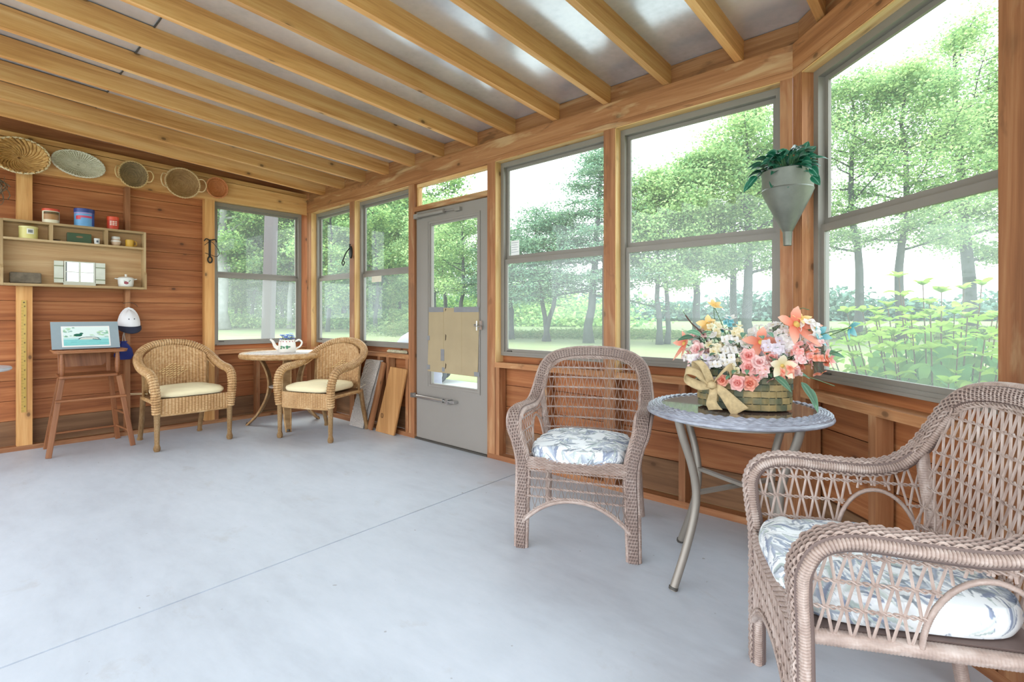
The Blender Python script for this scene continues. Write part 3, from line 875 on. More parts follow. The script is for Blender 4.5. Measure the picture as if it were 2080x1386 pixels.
# ------------------------------------------------------------------ honey wicker pair and side table
m_yellow = plain('pale_yellow_cotton', srgb(236, 222, 182), .85, 0, .03, 9.0, .15, 300.0)
def corduroy(mb, S, nrib, nv, amp, out):
    """ribbed woven sheet: S(u,v) point, out(u,v) unit offset"""
    nu = nrib * 6
    def f(u, v):
        w = abs(sin(pi * nrib * u)); q = cos(v * nv * pi + pi * int(u * nrib)) * .18
        return S(u, v) + out(u, v) * amp * (w ** .7 + q * w)
    mb.sheet(f, nu, nv * 2, uvs=(1.0, .4))
def honey_chair(label):
    t = thing('barrel_armchair', label, 'chair', group='honey wicker armchairs')
    half = [(.283, -.282, .30), (.288, -.292, .40), (.294, -.290, .50), (.301, -.255, .585), (.305, -.18, .625), (.306, -.06, .640), (.305, .06, .672), (.290, .165, .725), (.245, .238, .785), (.145, .282, .838), (0, .295, .856)]
    full = half + [(-x, y, z) for x, y, z in half[-2::-1]]
    P = resample(spline(full, 8), 300)
    b = MB(); b.tube(P, np.interp(np.linspace(0, 1, 300), [0, .08, .5, .92, 1], [.028, .033, .030, .033, .028]), 10); rim = b.build('rolled_rim', m_gold_core, t, smooth=60)
    b = MB(); L = np.linalg.norm(np.diff(P, axis=0), axis=1).sum(); k = int(L / .021)
    D = resample(P, k * 6 + 1); rr = np.interp(np.linspace(0, 1, len(D)), [0, .08, .5, .92, 1], [.030, .0355, .032, .0355, .030])
    rr = rr * (0.86 + .22 * np.abs(np.sin(np.arange(len(D)) / 6 * pi)) ** .7); b.tube(D, rr, 12); b.build('rim_wrap', m_gold, rim, smooth=50)
    b = MB(); inner = np.array([[p[0] * .87, p[1] * .9 - .002, p[2] - .028] for p in P if p[1] > .02]); twist(b, inner, .004, .0035, .03); b.build('braid', m_gold, rim, smooth=60)
    def yb(x): return .262 - .10 * (abs(x) / .255) ** 2.4
    def zt(x): return np.interp(abs(x), [0, .1, .18, .235, .26], [.835, .822, .795, .757, .72])
    def Sb(u, v): x = (u - .5) * .50; return np.array([x, yb(x) - .012 * (1 - v), .37 + v * (zt(x) - .37)])
    b = MB(); corduroy(b, Sb, 21, 34, .0075, lambda u, v: np.array([(.5 - u) * .5, -1, 0]) / math.hypot((.5 - u) * .5, 1)); bk = b.build('back_weave', m_gold, t, smooth=70)
    b = MB()
    for r in range(7):   # raised diamond of open strokes
        n = 7 - abs(r - 3) * 2 + 1
        for c in range(max(1, n)):
            x = (c - (max(1, n) - 1) / 2) * .030; z = .60 + (r - 3) * .020
            y = yb(x) - .018; b.tube([(x - .011, y, z - .004), (x, y - .005, z + .001), (x + .011, y, z + .005)], .0042, 6)
    tag(b.build('diamond_motif', plain('light_honey_cane', srgb(226, 196, 140), .45), bk, smooth=60), 'lighter diamond of open strokes')
    for sg in (1, -1):
        b = MB(); b.tube([(sg * .252, .15, .36), (sg * .254, .155, .55), (sg * .262, .168, .73)], .011, 8); b.build('back_post', m_gold_wrap, t, smooth=60)
        prof = [(0.0, 0.002), (.019, .002), (.0245, .014), (.0255, .030), (.021, .046), (.0175, .060), (.0185, .09), (.0205, .20), (.0225, .30), (.026, .36)]
        b = MB(); b.lathe(prof, 16, (sg * .277, -.28, 0)); b.build('front_leg', m_gold_wrap, t, smooth=60)
        b = MB(); q = spline([(sg * .240, .298, 0), (sg * .238, .285, .06), (sg * .240, .235, .22), (sg * .247, .185, .40)], 6); b.tube(q, np.interp(np.linspace(0, 1, len(q)), [0, .06, .15, 1], [.020, .024, .019, .022]), 12); b.build('rear_leg', m_gold_wrap, t, smooth=60)
        b = MB(); ribbed(b, [(sg * .280, -.27, .385), (sg * .252, .18, .385)], .016, .008, .1, 8); b.build('seat_rail', m_gold, t, smooth=60)
    def Sa(u, v): x = (u - .5) * .54; return np.array([x, -.292 + .02 * (abs(x) / .27) ** 2, .292 + v * .130])
    b = MB(); corduroy(b, Sa, 22, 12, .007, lambda u, v: np.array([0, -1.0, 0])); ap = b.build('apron', m_gold, t, smooth=70)
    b = MB(); xs = np.linspace(-.275, .275, 30); ribbed(b, np.stack([xs, -.288 + .02 * (np.abs(xs) / .27) ** 2, np.full(30, .285)], 1), .0105, .007, .08, 8); b.build('apron_rail', m_gold, ap, smooth=60)
    b = MB(); b.prism([(-.272, -.275, .385), (.272, -.275, .385), (.24, .19, .385), (-.24, .19, .385)], (0, 0, .02)); b.build('seat_deck', m_gold_core, t)
    b = MB(); ribbed(b, [(-.25, .18, .385), (.25, .18, .385)], .014, .008, .1, 8); b.build('rear_rail', m_gold, t, smooth=60)
    return t
def plain_cushion(label, seed):
    mb = cushion_mesh(60, .258, .225, -.296, .165, .428, .058, .016, seed, .0022)
    o = mb.build('seat_pad', m_yellow, None, smooth=60)
    return tag(o, label, 'cushion', 'pale yellow seat pads')
chairC = honey_chair('honey wicker armchair against the plank wall beside the wooden highchair')
chairC.location = (0.575, -1.414, 0); chairC.rotation_euler = (0, 0, R_(93))
chairD = dup(chairC, (1.276, -0.437, 0), R_(22.5), 'honey wicker armchair in the room corner, back to the windows by the leaning boards')
cC = plain_cushion('pale yellow cushion on the wicker chair by the highchair', 5); cC.location = chairC.location; cC.rotation_euler = chairC.rotation_euler
k = MB(); k.tube([(-.22, .155, .42), (-.27, .18, .43), (-.34, .175, .435)], .006, 6, flat=(.3, 1.6)); k.tube([(-.22, .155, .42), (-.28, .19, .42), (-.33, .21, .42)], .006, 6, flat=(.3, 1.6)); k.build('tie', m_yellow, cC)
cD = plain_cushion('pale yellow cushion on the wicker chair in the room corner', 6); cD.location = chairD.location; cD.rotation_euler = chairD.rotation_euler
k = MB(); k.tube([(.22, .155, .42), (.27, .175, .43), (.31, .17, .45)], .005, 6, flat=(.3, 1.6)); k.build('tie', m_yellow, cD)

se = thing('side_table', 'round honey wicker table on three bowed legs in the room corner', 'table', (0.608, -0.52, 0))
b = MB(); b.lathe([(0, .700), (.385, .700), (.385, .728), (0, .728)], 56); b.build('table_top', wicker_mat('grey_woven_top', srgb(170, 158, 148), srgb(198, 188, 180), srgb(220, 212, 206), .4), se, smooth=40)
b = MB(); n = 86 * 6; a = np.linspace(0, 2 * pi, n, endpoint=False); b.tube(np.stack([.395 * np.cos(a), .395 * np.sin(a), np.full(n, .708)], 1), .0265 * (1 + .10 * np.abs(np.sin(a * 43))), 10, closed=True); b.build('rolled_edge', m_gold, se, smooth=50)
b = MB(); a = np.linspace(0, 2 * pi, 60, endpoint=False)
for R0 in np.arange(.03, .37, .017): b.tube(np.stack([R0 * np.cos(a), R0 * np.sin(a), np.full(60, .7285)], 1), .004, 4, closed=True)
b.build('top_coil', MATS['grey_woven_top'], se, smooth=60)
for an in (226, 97, -20):
    a = R_(an); ca, sa = cos(a), sin(a)
    q = spline([(.275, .70), (.215, .62), (.165, .50), (.155, .38), (.19, .25), (.27, .11), (.375, .0)], 7)
    w_ = np.interp(np.linspace(0, 1, len(q)), [0, .5, .85, 1], [.030, .038, .026, .016])
    b = MB(); P = np.array([(r * ca, r * sa, z) for r, z in q]); T = np.gradient(P, axis=0); T /= np.linalg.norm(T, axis=1)[:, None]
    Wv = np.tile(np.array([-sa, ca, 0.0]), (len(P), 1)); Nv = np.cross(Wv, T)
    sweep(b, P, Nv, Wv, [(-1, .009), (1, .009), (1, -.009), (-1, -.009)], w_)
    lg = b.build('leg', m_gold_wrap, se, smooth=50)
    for sg in (1, -1):
        b = MB(); ribbed(b, P + Wv * (sg * w_)[:, None], .011, .008, .1, 6); b.build('leg_edge', m_gold, lg, smooth=60)
    b = MB(); b.tube([(.374 * ca, .374 * sa, .002), (.365 * ca, .365 * sa, .02)], .018, 10); b.build('foot_cap', m_alu_dark, lg)
b = MB(); b.lathe([(0, .385), (.15, .385), (.155, .392), (.15, .40), (0, .40)], 32); b.build('lower_shelf', MATS['grey_woven_top'], se, smooth=40)

# teapot with blue flowers
m_china = plain('white_china', srgb(238, 234, 226), .18, 0, .02, 5.0, coat=.4)
m_green_paint = plain('painted_green_motif', srgb(70, 132, 92), .4); m_red_paint = plain('painted_red_motif', srgb(176, 70, 72), .4)
m_blue_fl = plain('blue_petals', srgb(92, 120, 200), .7, 0, .35, 40.0); m_lt_blue = plain('pale_blue_petals', srgb(170, 196, 228), .7)
tp = thing('teapot', 'white china teapot holding blue flowers on the wicker corner table', 'teapot', (0.60, -0.50, 0.7335), R_(56))
b = MB(); b.lathe([(0, 0), (.082, 0), (.086, .006), (.084, .05), (.078, .10), (.072, .118), (.075, .124), (.069, .122), (.066, .10), (.0, .09)], 32); b.build('body', m_china, tp, smooth=50)
b = MB(); q = spline([(-.078, 0, .035), (-.112, 0, .06), (-.132, 0, .105), (-.158, 0, .130)], 7); b.tube(q, np.linspace(.022, .009, len(q)), 12); b.build('spout', m_china, tp, smooth=60)
b = MB(); q = spline([(.078, 0, .108), (.115, 0, .122), (.140, 0, .095), (.122, 0, .055), (.082, 0, .032)], 7); b.tube(q, .0085, 10); b.build('handle', m_china, tp, smooth=60)
b = MB()
for i in range(14): a = -pi / 2 + (rnd.random() - .5) * 1.0; z = .035 + rnd.random() * .035; r0 = .0858; b.lathe([(0, .0012), (.009, .0008), (.010, 0)], 8, (r0 * cos(a), r0 * sin(a), z), rot=Matrix.Rotation(pi / 2, 3, 'X') if True else None, sx=1.2, sy=.7)
b.build('painted_motif', m_green_paint, tp)
b = MB()
for i in range(16): a = i * .4; b.lathe([(0, .001), (.006, .0)], 6, (.0765 * cos(a), .0765 * sin(a), .108), rot=Matrix.Rotation(a + pi / 2, 3, 'Z') @ Matrix.Rotation(pi / 2, 3, 'X'))
b.build('painted_border', m_red_paint, tp)
fb = thing('blue_flowers', 'small bunch of blue flowers standing in the china teapot', 'flowers', (0.60, -0.50, 0.829))
b = MB(); b2 = MB(); b3 = MB()
for i in range(34):
    a = rnd.random() * 6.28; r = .062 * sqrt(rnd.random()); z = .03 + .05 * rnd.random() + (.02 if i % 9 == 0 else 0)
    b3.tube([(r * .4 * cos(a), r * .4 * sin(a), 0), (r * cos(a), r * sin(a), z)], .0016, 4)
    tgt = b if i % 3 else b2
    for p_ in range(5):
        a2 = p_ * 1.257 + a; c = (r * cos(a) + .010 * cos(a2), r * sin(a) + .010 * sin(a2), z + .003); tgt.lathe([(.010, 0), (.007, .004), (0, .006)], 6, c)
b3.build('stems', plain('dull_stem', srgb(96, 120, 84), .7), fb); b.build('petals', m_blue_fl, fb); b2.build('petals', m_lt_blue, fb)

# ------------------------------------------------------------------ highchair, picture, cap, pouch
w_oak = wood('worn_oak', srgb(112, 68, 42), srgb(146, 94, 60), srgb(172, 120, 80), knots=0, rough=.4, tone=.1)
w_ply = wood('pale_plywood', srgb(166, 128, 86), srgb(190, 154, 110), srgb(206, 176, 134), knots=.15, rough=.6, tone=.08)
hc = thing('highchair', 'worn wooden child highchair with a tray, splayed legs, against the plank wall', 'highchair', (0.26, -2.02, 0), pi / 2)
LEGS = [((-.271, -.221, 0), (-.183, -.150, .60)), ((.265, -.212, 0), (.178, -.150, .60)), ((-.246, .180, 0), (-.165, .100, .60)), ((.235, .195, 0), (.165, .100, .60))]
for p, q in LEGS:
    b = MB(); b.bar(p, q, .036, .026, up=(0, -1, 0)); b.build('leg', w_oak, hc, bevel=.004)
b = MB(); b.prism([(-.205, -.165, .598), (-.185, -.19, .598), (.165, -.19, .598), (.185, -.165, .598), (.175, .13, .598), (-.19, .13, .598)], (0, 0, .024)); b.build('seat', w_oak, hc, bevel=.007)
for sx in (-.182, .172):
    b = MB(); b.lathe([(.012, 0), (.016, .02), (.019, .08), (.015, .14), (.013, .18)], 14, (sx, -.14, .622)); b.build('arm_post', w_oak, hc, smooth=60)
    b = MB(); b.bar((sx * .9, .11, .615), (sx * .9, .175, .98), .03, .022, up=(0, -1, 0)); b.build('back_post', w_oak, hc, bevel=.004)
    b = MB(); b.bar((sx, -.14, .792), (sx * .92, .150, .80), .026, .02); b.build('arm_rail', w_oak, hc, bevel=.004)
b = MB(); b.prism([(-.15, .155, .98), (-.15, .125, .70), (-.125, .121, .672), (.115, .121, .672), (.14, .125, .70), (.14, .155, .98)], (0, .010, 0)); b.build('back_panel', w_oak, hc)
b = MB(); b.prism([(-.237, -.175, .800), (-.215, -.205, .800), (.21, -.205, .800), (.232, -.175, .800), (.222, .045, .800), (-.227, .045, .800)], (0, 0, .018)); tray = b.build('tray', w_oak, hc, bevel=.005)
b = MB(); b.tube([(-.232, .04, .820), (-.236, -.172, .820), (-.214, -.201, .820), (.209, -.201, .820), (.231, -.172, .820), (.226, .04, .820)], .006, 8); b.build('tray_rim', w_oak, tray, smooth=60)
b = MB(); b.bar((-.232, -.205, .43), (.222, -.205, .43), .030, .018); b.build('foot_bar', w_oak, hc, bevel=.004)
b = MB(); b.tube([(-.225, .16, .12), (.215, .17, .12)], .009, 8); b.build('stretcher', w_oak, hc, smooth=60)
for sx in (-1, 1):
    for z, f in ((.13, .21), (.27, .45)):
        a0, a1 = LEGS[0 if sx < 0 else 1], LEGS[2 if sx < 0 else 3]
        pt = lambda L_: tuple(L_[0][i] + (L_[1][i] - L_[0][i]) * f for i in range(3))
        b = MB(); b.tube([pt(a0), pt(a1)], .008, 8); b.build('stretcher', w_oak, hc, smooth=60)

pic = thing('matted_picture', 'small watercolour of a water bird in a grey mat leaning on the highchair tray', 'picture', (0.26, -2.02, 0.819), pi / 2)
m_mat = plain('grey_mat_board', srgb(150, 166, 172), .8, 0, .03)
tlt = Matrix.Rotation(-R_(24), 3, 'X')
b = MB(); b.obox((-.005, .058, .118), (.222, .003, .122), tlt); b.build('mat', m_mat, pic)
def paint():
    H_, W_ = 90, 150; yy, xx = np.mgrid[0:H_, 0:W_]; x = xx / W_; y = yy / H_; r_ = np.random.default_rng(4)
    im = np.ones((H_, W_, 3)) * np.array(srgb(226, 242, 238))
    wt = np.clip((.48 - y) * 6, 0, 1)[..., None]; im = im * (1 - wt) + np.array(srgb(140, 214, 212)) * wt
    for i in range(90):
        cx, cy_, rx, ry = r_.random(), .45 + .5 * r_.random() ** 1.5, r_.uniform(.015, .06), r_.uniform(.01, .04)
        if cx < .28 or (cx > .55 and cy_ < .78):
            m = (((x - cx) / rx) ** 2 + ((y - cy_) / ry) ** 2 < 1)[..., None]; col = np.array([srgb(120, 190, 150), srgb(168, 212, 150), srgb(96, 160, 140)][i % 3]); im = np.where(m, im * .35 + col * .65, im)
    for i in range(40):
        cx, cy_ = r_.random(), r_.random() * .36; m = ((np.abs(y - cy_) < .008) & (np.abs(x - cx) < r_.uniform(.04, .14)))[..., None]; im = np.where(m, im * .6 + np.array(srgb(96, 176, 186)) * .4, im)
    hd = (((x - .33) / .09) ** 2 + ((y - .56) / .07) ** 2 < 1) | (((x - .40) / .04) ** 2 + ((y - .63) / .04) ** 2 < 1); im = np.where(hd[..., None], np.array(srgb(40, 104, 84)), im)
    bd = (((x - .55) / .2) ** 2 + ((y - .36) / .10) ** 2 < 1) & (y > .34); im = np.where(bd[..., None], np.array(srgb(214, 220, 210)), im)
    ln = (np.abs(((x - .55) / .21) ** 2 + ((y - .35) / .115) ** 2 - 1) < .16) & (y > .36); im = np.where(ln[..., None], np.array(srgb(62, 92, 96)), im)
    tl = (np.abs(y - (.36 - .3 * (x - .62))) < .016) & (x > .62) & (x < .8); im = np.where(tl[..., None], np.array(srgb(62, 92, 96)), im)
    br = (x < .035) | (x > .965) | (y < .06) | (y > .95); im = np.where(br[..., None], np.array(srgb(242, 242, 238)), im)
    return im
im = paint(); b = MB(); H_, W_ = im.shape[:2]
V = [tuple(tlt @ Vector(((i / (W_ - 1) - .5) * .318, -.0042, (j / (H_ - 1) - .5) * .185 - .012)) + Vector((-.005, .058, .118))) for j in range(H_) for i in range(W_)]
b.add(V, [(j * W_ + i, j * W_ + i + 1, (j + 1) * W_ + i + 1, (j + 1) * W_ + i) for j in range(H_ - 1) for i in range(W_ - 1)])
o = b.build('print', attr_mat('watercolour_print', rough=.5, fab=False), pic); set_colors(o, im.reshape(-1, 3))

cap = thing('baseball_cap', 'white cap with a navy brim hanging from a nail above the picture', 'cap', (0.0, -1.695, 0.94), pi / 2)
m_capw = plain('white_cap_cloth', srgb(232, 232, 234), .85, 0, .04, 12.0, .3, 60.0); m_navy = plain('navy_cloth', srgb(34, 38, 58), .8, 0, .1, 10.0, .2, 200.0)
def crown(u, v):
    a = pi * u; r = 1 - v
    # dome bulging to the room, squashed top dent
    x = -.086 * cos(a) * cos(v * pi / 2) ** .55; z = .055 + .185 * v ** .8 * (0.94 + .06 * cos(4 * a)) ; y = -.012 - .105 * sin(a) * cos(v * pi / 2) ** .6
    return np.array([x + .004 * sin(9 * a) * v, y, z - .018 * (sin(a) ** 6) * v])
b = MB(); b.sheet(crown, 28, 16); b.build('crown', m_capw, cap, smooth=True)
def brim(u, v):
    a = pi * u; k_ = 1 + .34 * v * sin(a)
    return np.array([-.088 * cos(a) * (1 + .04 * v), -.014 - .108 * sin(a) * (1 + .12 * v), .060 - .062 * v * sin(a) ** .7 + .012 * cos(a) ** 2])
b = MB(); b.sheet(brim, 28, 6); o = b.build('brim', m_navy, cap, smooth=True); sm = o.modifiers.new('thick', 'SOLIDIFY'); sm.thickness = .003
b = MB(); b.tube([(.07 * cos(a), -.018, .225 + .058 * sin(a)) for a in np.linspace(.35, pi - .9, 14)], .004, 6, flat=(.5, 1.6)); b.build('strap', plain('dark_strap', srgb(66, 56, 48), .6), cap)
for x, z in ((-.018, .13), (.022, .132)):
    b = MB(); b.lathe([(0, .002), (.005, .001), (.005, 0)], 10, (x, -.117 + abs(x) * .1, z), rot=Matrix.Rotation(pi / 2, 3, 'X')); b.build('eyelet', m_navy, cap)
pch = thing('drawstring_pouch', 'dark blue drawstring pouch hanging behind the highchair under the cap', 'pouch', (0.0, -1.735, 0.70), pi / 2)
b = MB(); b.lathe([(.002, 0), (.055, .004), (.072, .04), (.062, .10), (.03, .145), (.02, .155), (.03, .17)], 20, (0, -.032, 0), sx=1, sy=.38, wob=lambda a, r, z: 1 + .06 * sin(5 * a)); b.build('bag', plain('royal_blue_cloth', srgb(40, 52, 124), .8, 0, .15, 12.0), pch, smooth=60)
b = MB(); b.tube([(-.01, -.03, .155), (-.004, -.02, .22), (.012, -.006, .275)], .003, 6); b.tube([(.012, -.03, .155), (.006, -.02, .22), (.012, -.006, .275)], .003, 6); b.build('cord', plain('pale_cord', srgb(200, 196, 186), .8), pch)

# ------------------------------------------------------------------ yardstick, hooks
ys = thing('yardstick', 'yellow wooden yardstick nailed upright to the wall stud left of the highchair', 'yardstick', (0, -2.392, 0.31), pi / 2)
b = MB(); b.box((-.0155, -.006, 0), (.0155, -.0005, .918)); b.build('rule', wood('yellow_rule', srgb(176, 140, 62), srgb(200, 166, 84), srgb(214, 184, 110), knots=0, tone=.05), ys)
b = MB()
for i in range(36):
    z = .012 + i * .0248; b.box((-.0155, -.0066, z), (-.006 if i % 3 else .002, -.006, z + .0012))
    if i % 3 == 1: b.box((.001, -.0066, z + .006), (.0035, -.006, z + .018)); b.box((.006, -.0066, z + .006), (.0085, -.006, z + .018))
b.build('printed_marking', plain('black_ink', srgb(48, 40, 30), .7), ys)
b = MB(); b.lathe([(0, .004), (.005, .003), (.005, 0)], 10, (0, -.006, .9), rot=Matrix.Rotation(pi / 2, 3, 'X')); b.build('nail', m_alu_dark, ys)
m_iron = plain('black_iron', srgb(46, 46, 44), .5, .6, .1)
hk = thing('iron_wall_hook', 'black iron hanger with a wire loop on the stud beside the left window', 'hook', (0, -1.022, 1.635), pi / 2); hk.scale = (1.15, 1.2, 1.18)
b = MB(); b.box((-.008, -.008, .05), (.008, 0, .20)); b.tube(spline([(-.05, -.02, .185), (-.035, -.03, .205), (0, -.012, .198), (.035, -.03, .205), (.05, -.02, .185)], 5), .005, 6); b.build('bracket', m_iron, hk, smooth=50)
b = MB(); b.tube([(.017 * cos(a), -.012, .030 + .026 * sin(a)) for a in np.linspace(0, 2 * pi, 20, endpoint=False)], .006, 6, closed=True); b.build('ring', m_iron, hk, smooth=50)
b = MB(); b.tube(spline([(-.045, -.012, .15), (0, -.022, .185), (.04, -.03, .15), (.068, -.03, .10), (.05, -.03, .06), (.0, -.02, .072), (-.04, -.012, .085)], 6), .0025, 6); b.build('wire', m_iron, hk, smooth=50)
h2 = thing('iron_hook', 'small black iron hook with a curled tip on the post right of the room corner', 'hook', (0.965, 0, 1.61)); h2.scale = (1.3, 1.2, 1.15)
b = MB(); b.lathe([(0, .012), (.030, .010), (.034, 0)], 14, (0.004, 0, .13), sx=.7, sy=1.7, rot=Matrix.Rotation(pi / 2, 3, 'X')); b.build('plate', m_iron, h2, smooth=50)
b = MB(); b.tube(spline([(0, -.010, .17), (-.01, -.04, .12), (-.03, -.05, .07), (-.055, -.05, .035), (-.035, -.05, .012), (-.015, -.05, .035), (-.032, -.05, .05)], 6), .005, 6); b.tube([(.0, -.01, .17), (.004, -.012, .205)], .006, 6); b.build('curl', m_iron, h2, smooth=50)
# ------------------------------------------------------------------ wall shelf and what stands on it
w_shelf = wood('raw_shelf_pine', srgb(150, 122, 84), srgb(182, 154, 112), srgb(204, 180, 140), knots=.2, rough=.65, tone=.1)
sh = thing('wall_shelf', 'raw wood wall shelf with a row of three cubbies above an open bay', 'shelf', (0, -2.06, 1.342), pi / 2)
D1, D2 = -.116, -.142
b = MB(); b.box((-.46, -.008, .01), (.46, -.001, .52)); b.build('back_panel', w_ply, sh)
for sx in (-1, 1):
    b = MB(); x0 = sx * .475 - (0 if sx < 0 else .016); x0 = -.475 if sx < 0 else .459
    b.prism([(x0, 0, 0), (x0, D2, 0), (x0, D2, .135), (x0, D1, .165), (x0, D1, .526), (x0, 0, .526)], (.016, 0, 0)); b.build('side_panel', w_shelf, sh)
for nm, z0, z1, dd in (('bottom_board', 0, .018, D2), ('cubby_board', .365, .383, D1), ('top_board', .510, .528, D1)):
    b = MB(); b.box((-.4585, dd, z0), (.4585, -.0085, z1)); b.build(nm, w_shelf, sh)
for x in (-.176, .186):
    b = MB(); b.box((x - .011, D1, .3835), (x + .011, -.0085, .5095)); b.build('divider', w_shelf, sh)
ZT, ZC, ZB = 1.342 + .5285, 1.342 + .3835, 1.342 + .0185
def tin(name, label, y, z, r, h, mats, cat='tin', x=.062, lidh=.02, bands=()):
    t = thing(name, label, cat, (x, y, z), pi / 2)
    b = MB(); b.lathe([(0, 0), (r, 0), (r * 1.02, .004), (r, .008), (r, h - lidh), (0, h - lidh)], 30); body = b.build('body', mats[0], t, smooth=40)
    b = MB(); b.lathe([(r * 1.03, h - lidh), (r * 1.04, h - .003), (r * .98, h), (r * .9, h - .004), (0, h - .004)], 30); b.lathe([(r, h - lidh), (r * 1.03, h - lidh)], 30); b.build('lid', mats[1], t, smooth=40)
    for nm, z0, z1, a0, a1, m in bands:
        b = MB(); b.lathe([(r * 1.006, h * z0), (r * 1.006, h * z1)], 16, a0=R_(a0), a1=R_(a1)); b.build(nm, m, body, smooth=40)
    return t
c_ = lambda n, *rgb, **k: plain(n, srgb(*rgb), k.get('rough', .4), k.get('metal', 0.0), .05)
cream, redlid = c_('cream_tin', 226, 218, 190), c_('red_lid', 206, 74, 46)
tin('round_tin', 'cream round tin with a red lid on top of the wall shelf', -2.233, ZT, .055, .118, (cream, redlid), bands=[('label_picture', .22, .74, -150, -30, c_('brown_label', 168, 122, 74)), ('label_picture', .60, .78, -150, -30, c_('olive_label', 96, 92, 58))])
tin('round_tin', 'large blue round tin on top of the wall shelf', -2.018, ZT, .068, .150, (c_('sky_blue_tin', 104, 160, 206), c_('navy_lid', 44, 62, 128)), lidh=.034, bands=[('lettering', .46, .58, -140, -50, c_('red_lettering', 196, 72, 104)), ('emblem', .36, .56, -150, -118, c_('red_emblem', 206, 60, 72)), ('band', .70, .74, -180, 0, c_('pink_band', 190, 120, 180)), ('side_panel', .02, .78, -50, 60, c_('mid_blue_tin', 54, 92, 172))])
tin('round_tin', 'small red canister with white lettering on top of the wall shelf', -1.82, ZT, .043, .112, (c_('red_tin', 196, 66, 44), c_('bright_red_lid', 222, 82, 50)), lidh=.03, bands=[('lettering', .30 + .13 * i, .37 + .13 * i, a, a + 20, c_('white_lettering', 228, 214, 196)) for i in range(3) for a in (-130, -104, -78)])
tin('round_tin', 'yellow round tin with a dark round badge in the cubby of the shelf', -2.37, ZC, .058, .100, (c_('straw_tin', 214, 204, 128), c_('straw_lid', 222, 214, 150)), lidh=.014, bands=[('badge', .36, .80, -104, -60, c_('badge_white', 226, 224, 210)), ('badge_center', .46, .70, -96, -68, c_('badge_dark', 92, 96, 96))])
def small(name, label, cat, y, z, x=.06): return thing(name, label, cat, (x, y, z), pi / 2)
t = small('trinket_dish', 'tiny silver dish lying left of the green box on the shelf', 'dish', -2.205, ZC)
b = MB(); b.lathe([(0, .002), (.02, .003), (.032, .012), (.034, .013), (.030, .008), (.0, .004)], 20); b.build('dish', m_steel, t, smooth=50)
t = small('green_box', 'flat dark green box standing in the middle cubby of the shelf', 'box', -2.05, ZC, .05)
b = MB(); b.obox((0, 0, .0425), (.081, .018, .041), Matrix.Rotation(-R_(4), 3, 'X'), bevel if False else None); b.build('box', c_('dark_green_card', 62, 88, 62), t, bevel=.004)
b = MB(); b.lathe([(0, .001), (.016, 0)], 14, (0, -.0195, .052), sx=1.5, sy=.5, rot=Matrix.Rotation(pi / 2, 3, 'X')); b.build('stamp', c_('dull_gold', 140, 106, 70), t)
t = small('little_cup', 'tiny white cup with a dark mark right of the green box', 'cup', -1.934, ZC, .08)
b = MB(); b.lathe([(0, 0), (.019, 0), (.022, .05), (.020, .05), (.017, .006), (0, .006)], 18); b.build('cup', c_('cup_white', 214, 214, 210), t, smooth=50)
b = MB(); b.lathe([(.0212, .014), (.0218, .032)], 8, a0=R_(-110), a1=R_(-70)); b.build('mark', c_('cup_mark', 70, 80, 90), t)
t = small('spice_jar', 'white jar with tan bands in the cubby with the yellow mug', 'jar', -1.80, ZC, .07)
b = MB(); b.lathe([(0, 0), (.024, 0), (.034, .02), (.036, .04), (.030, .058), (0, .058)], 22); b.build('jar', c_('jar_tan', 200, 170, 140), t, smooth=50)
b = MB(); b.lathe([(.0362, .034), (.0365, .042), (.034, .05)], 22); b.build('band', c_('jar_white', 224, 218, 208), t, smooth=50)
b = MB(); b.lathe([(.031, .058), (.032, .076), (.028, .082), (0, .083)], 22); b.build('lid', c_('jar_lid', 214, 212, 204), t, smooth=50)
t = small('yellow_mug', 'small mustard yellow mug at the right end of the cubbies', 'mug', -1.70, ZC, .07)
b = MB(); b.lathe([(0, 0), (.029, 0), (.031, .004), (.031, .064), (.028, .064), (.027, .006), (0, .006)], 22); b.build('body', c_('mustard', 206, 160, 52), t, smooth=50)
b = MB(); b.tube(spline([(.030, 0, .052), (.050, 0, .05), (.050, 0, .018), (.030, 0, .014)], 5), .004, 8); b.build('handle', c_('mustard', 206, 160, 52), t, smooth=50)
t = small('stone_slab', 'grey stone slab leaning in the bottom bay of the shelf', 'stone', -2.385, ZB, .05)
b = MB(); b.obox((0, .0, .047), (.094, .016, .045), Matrix.Rotation(-R_(14), 3, 'X')); b.build('stone', plain('grey_brown_stone', srgb(122, 112, 96), .85, 0, .3, 22.0, .5, 60.0), t, bevel=.008)
t = small('shutter_mirror', 'little mirror with four panes and white open shutters on the shelf', 'mirror', -2.04, ZB, .045)
m_cw = plain('chalk_white_paint', srgb(216, 220, 206), .7, 0, .06, 20.0)
b = MB(); b.box((-.112, -.006, .0), (.102, .012, .026)); b.build('ledge', m_cw, t)
b = MB(); b.box((-.108, .0, .026), (.098, .008, .206)); b.build('mirror_glass', plain('mirror_silver', (.42, .45, .45), .02, 1.0, .0), t)
b = MB()
for x0, x1 in ((-.108, -.098), (-.011, .001), (.088, .098)): b.box((x0, -.005, .026), (x1, -.0005, .206))
for z0, z1 in ((.026, .034), (.112, .118), (.198, .206)): b.box((-.098, -.0045, z0), (.088, -.0005, z1))
b.build('glazing_bars', m_cw, t)
for sx, x0, x1 in ((-1, -.172, -.112), (1, .102, .168)):
    b = MB(); b.box((x0, -.004, .02), (x1, .006, .204)); s_ = b.build('shutter', m_cw, t)
    b = MB(); b.box((x0, -.007, .052), (x1, -.004, .060)); b.box((x0, -.007, .158), (x1, -.004, .166)); b.build('batten', plain('faded_green_paint', srgb(140, 150, 118), .7), s_)
t = small('enamel_pot', 'white enamel pot with a lid and red flower at the end of the shelf', 'pot', -1.728, ZB, .075)
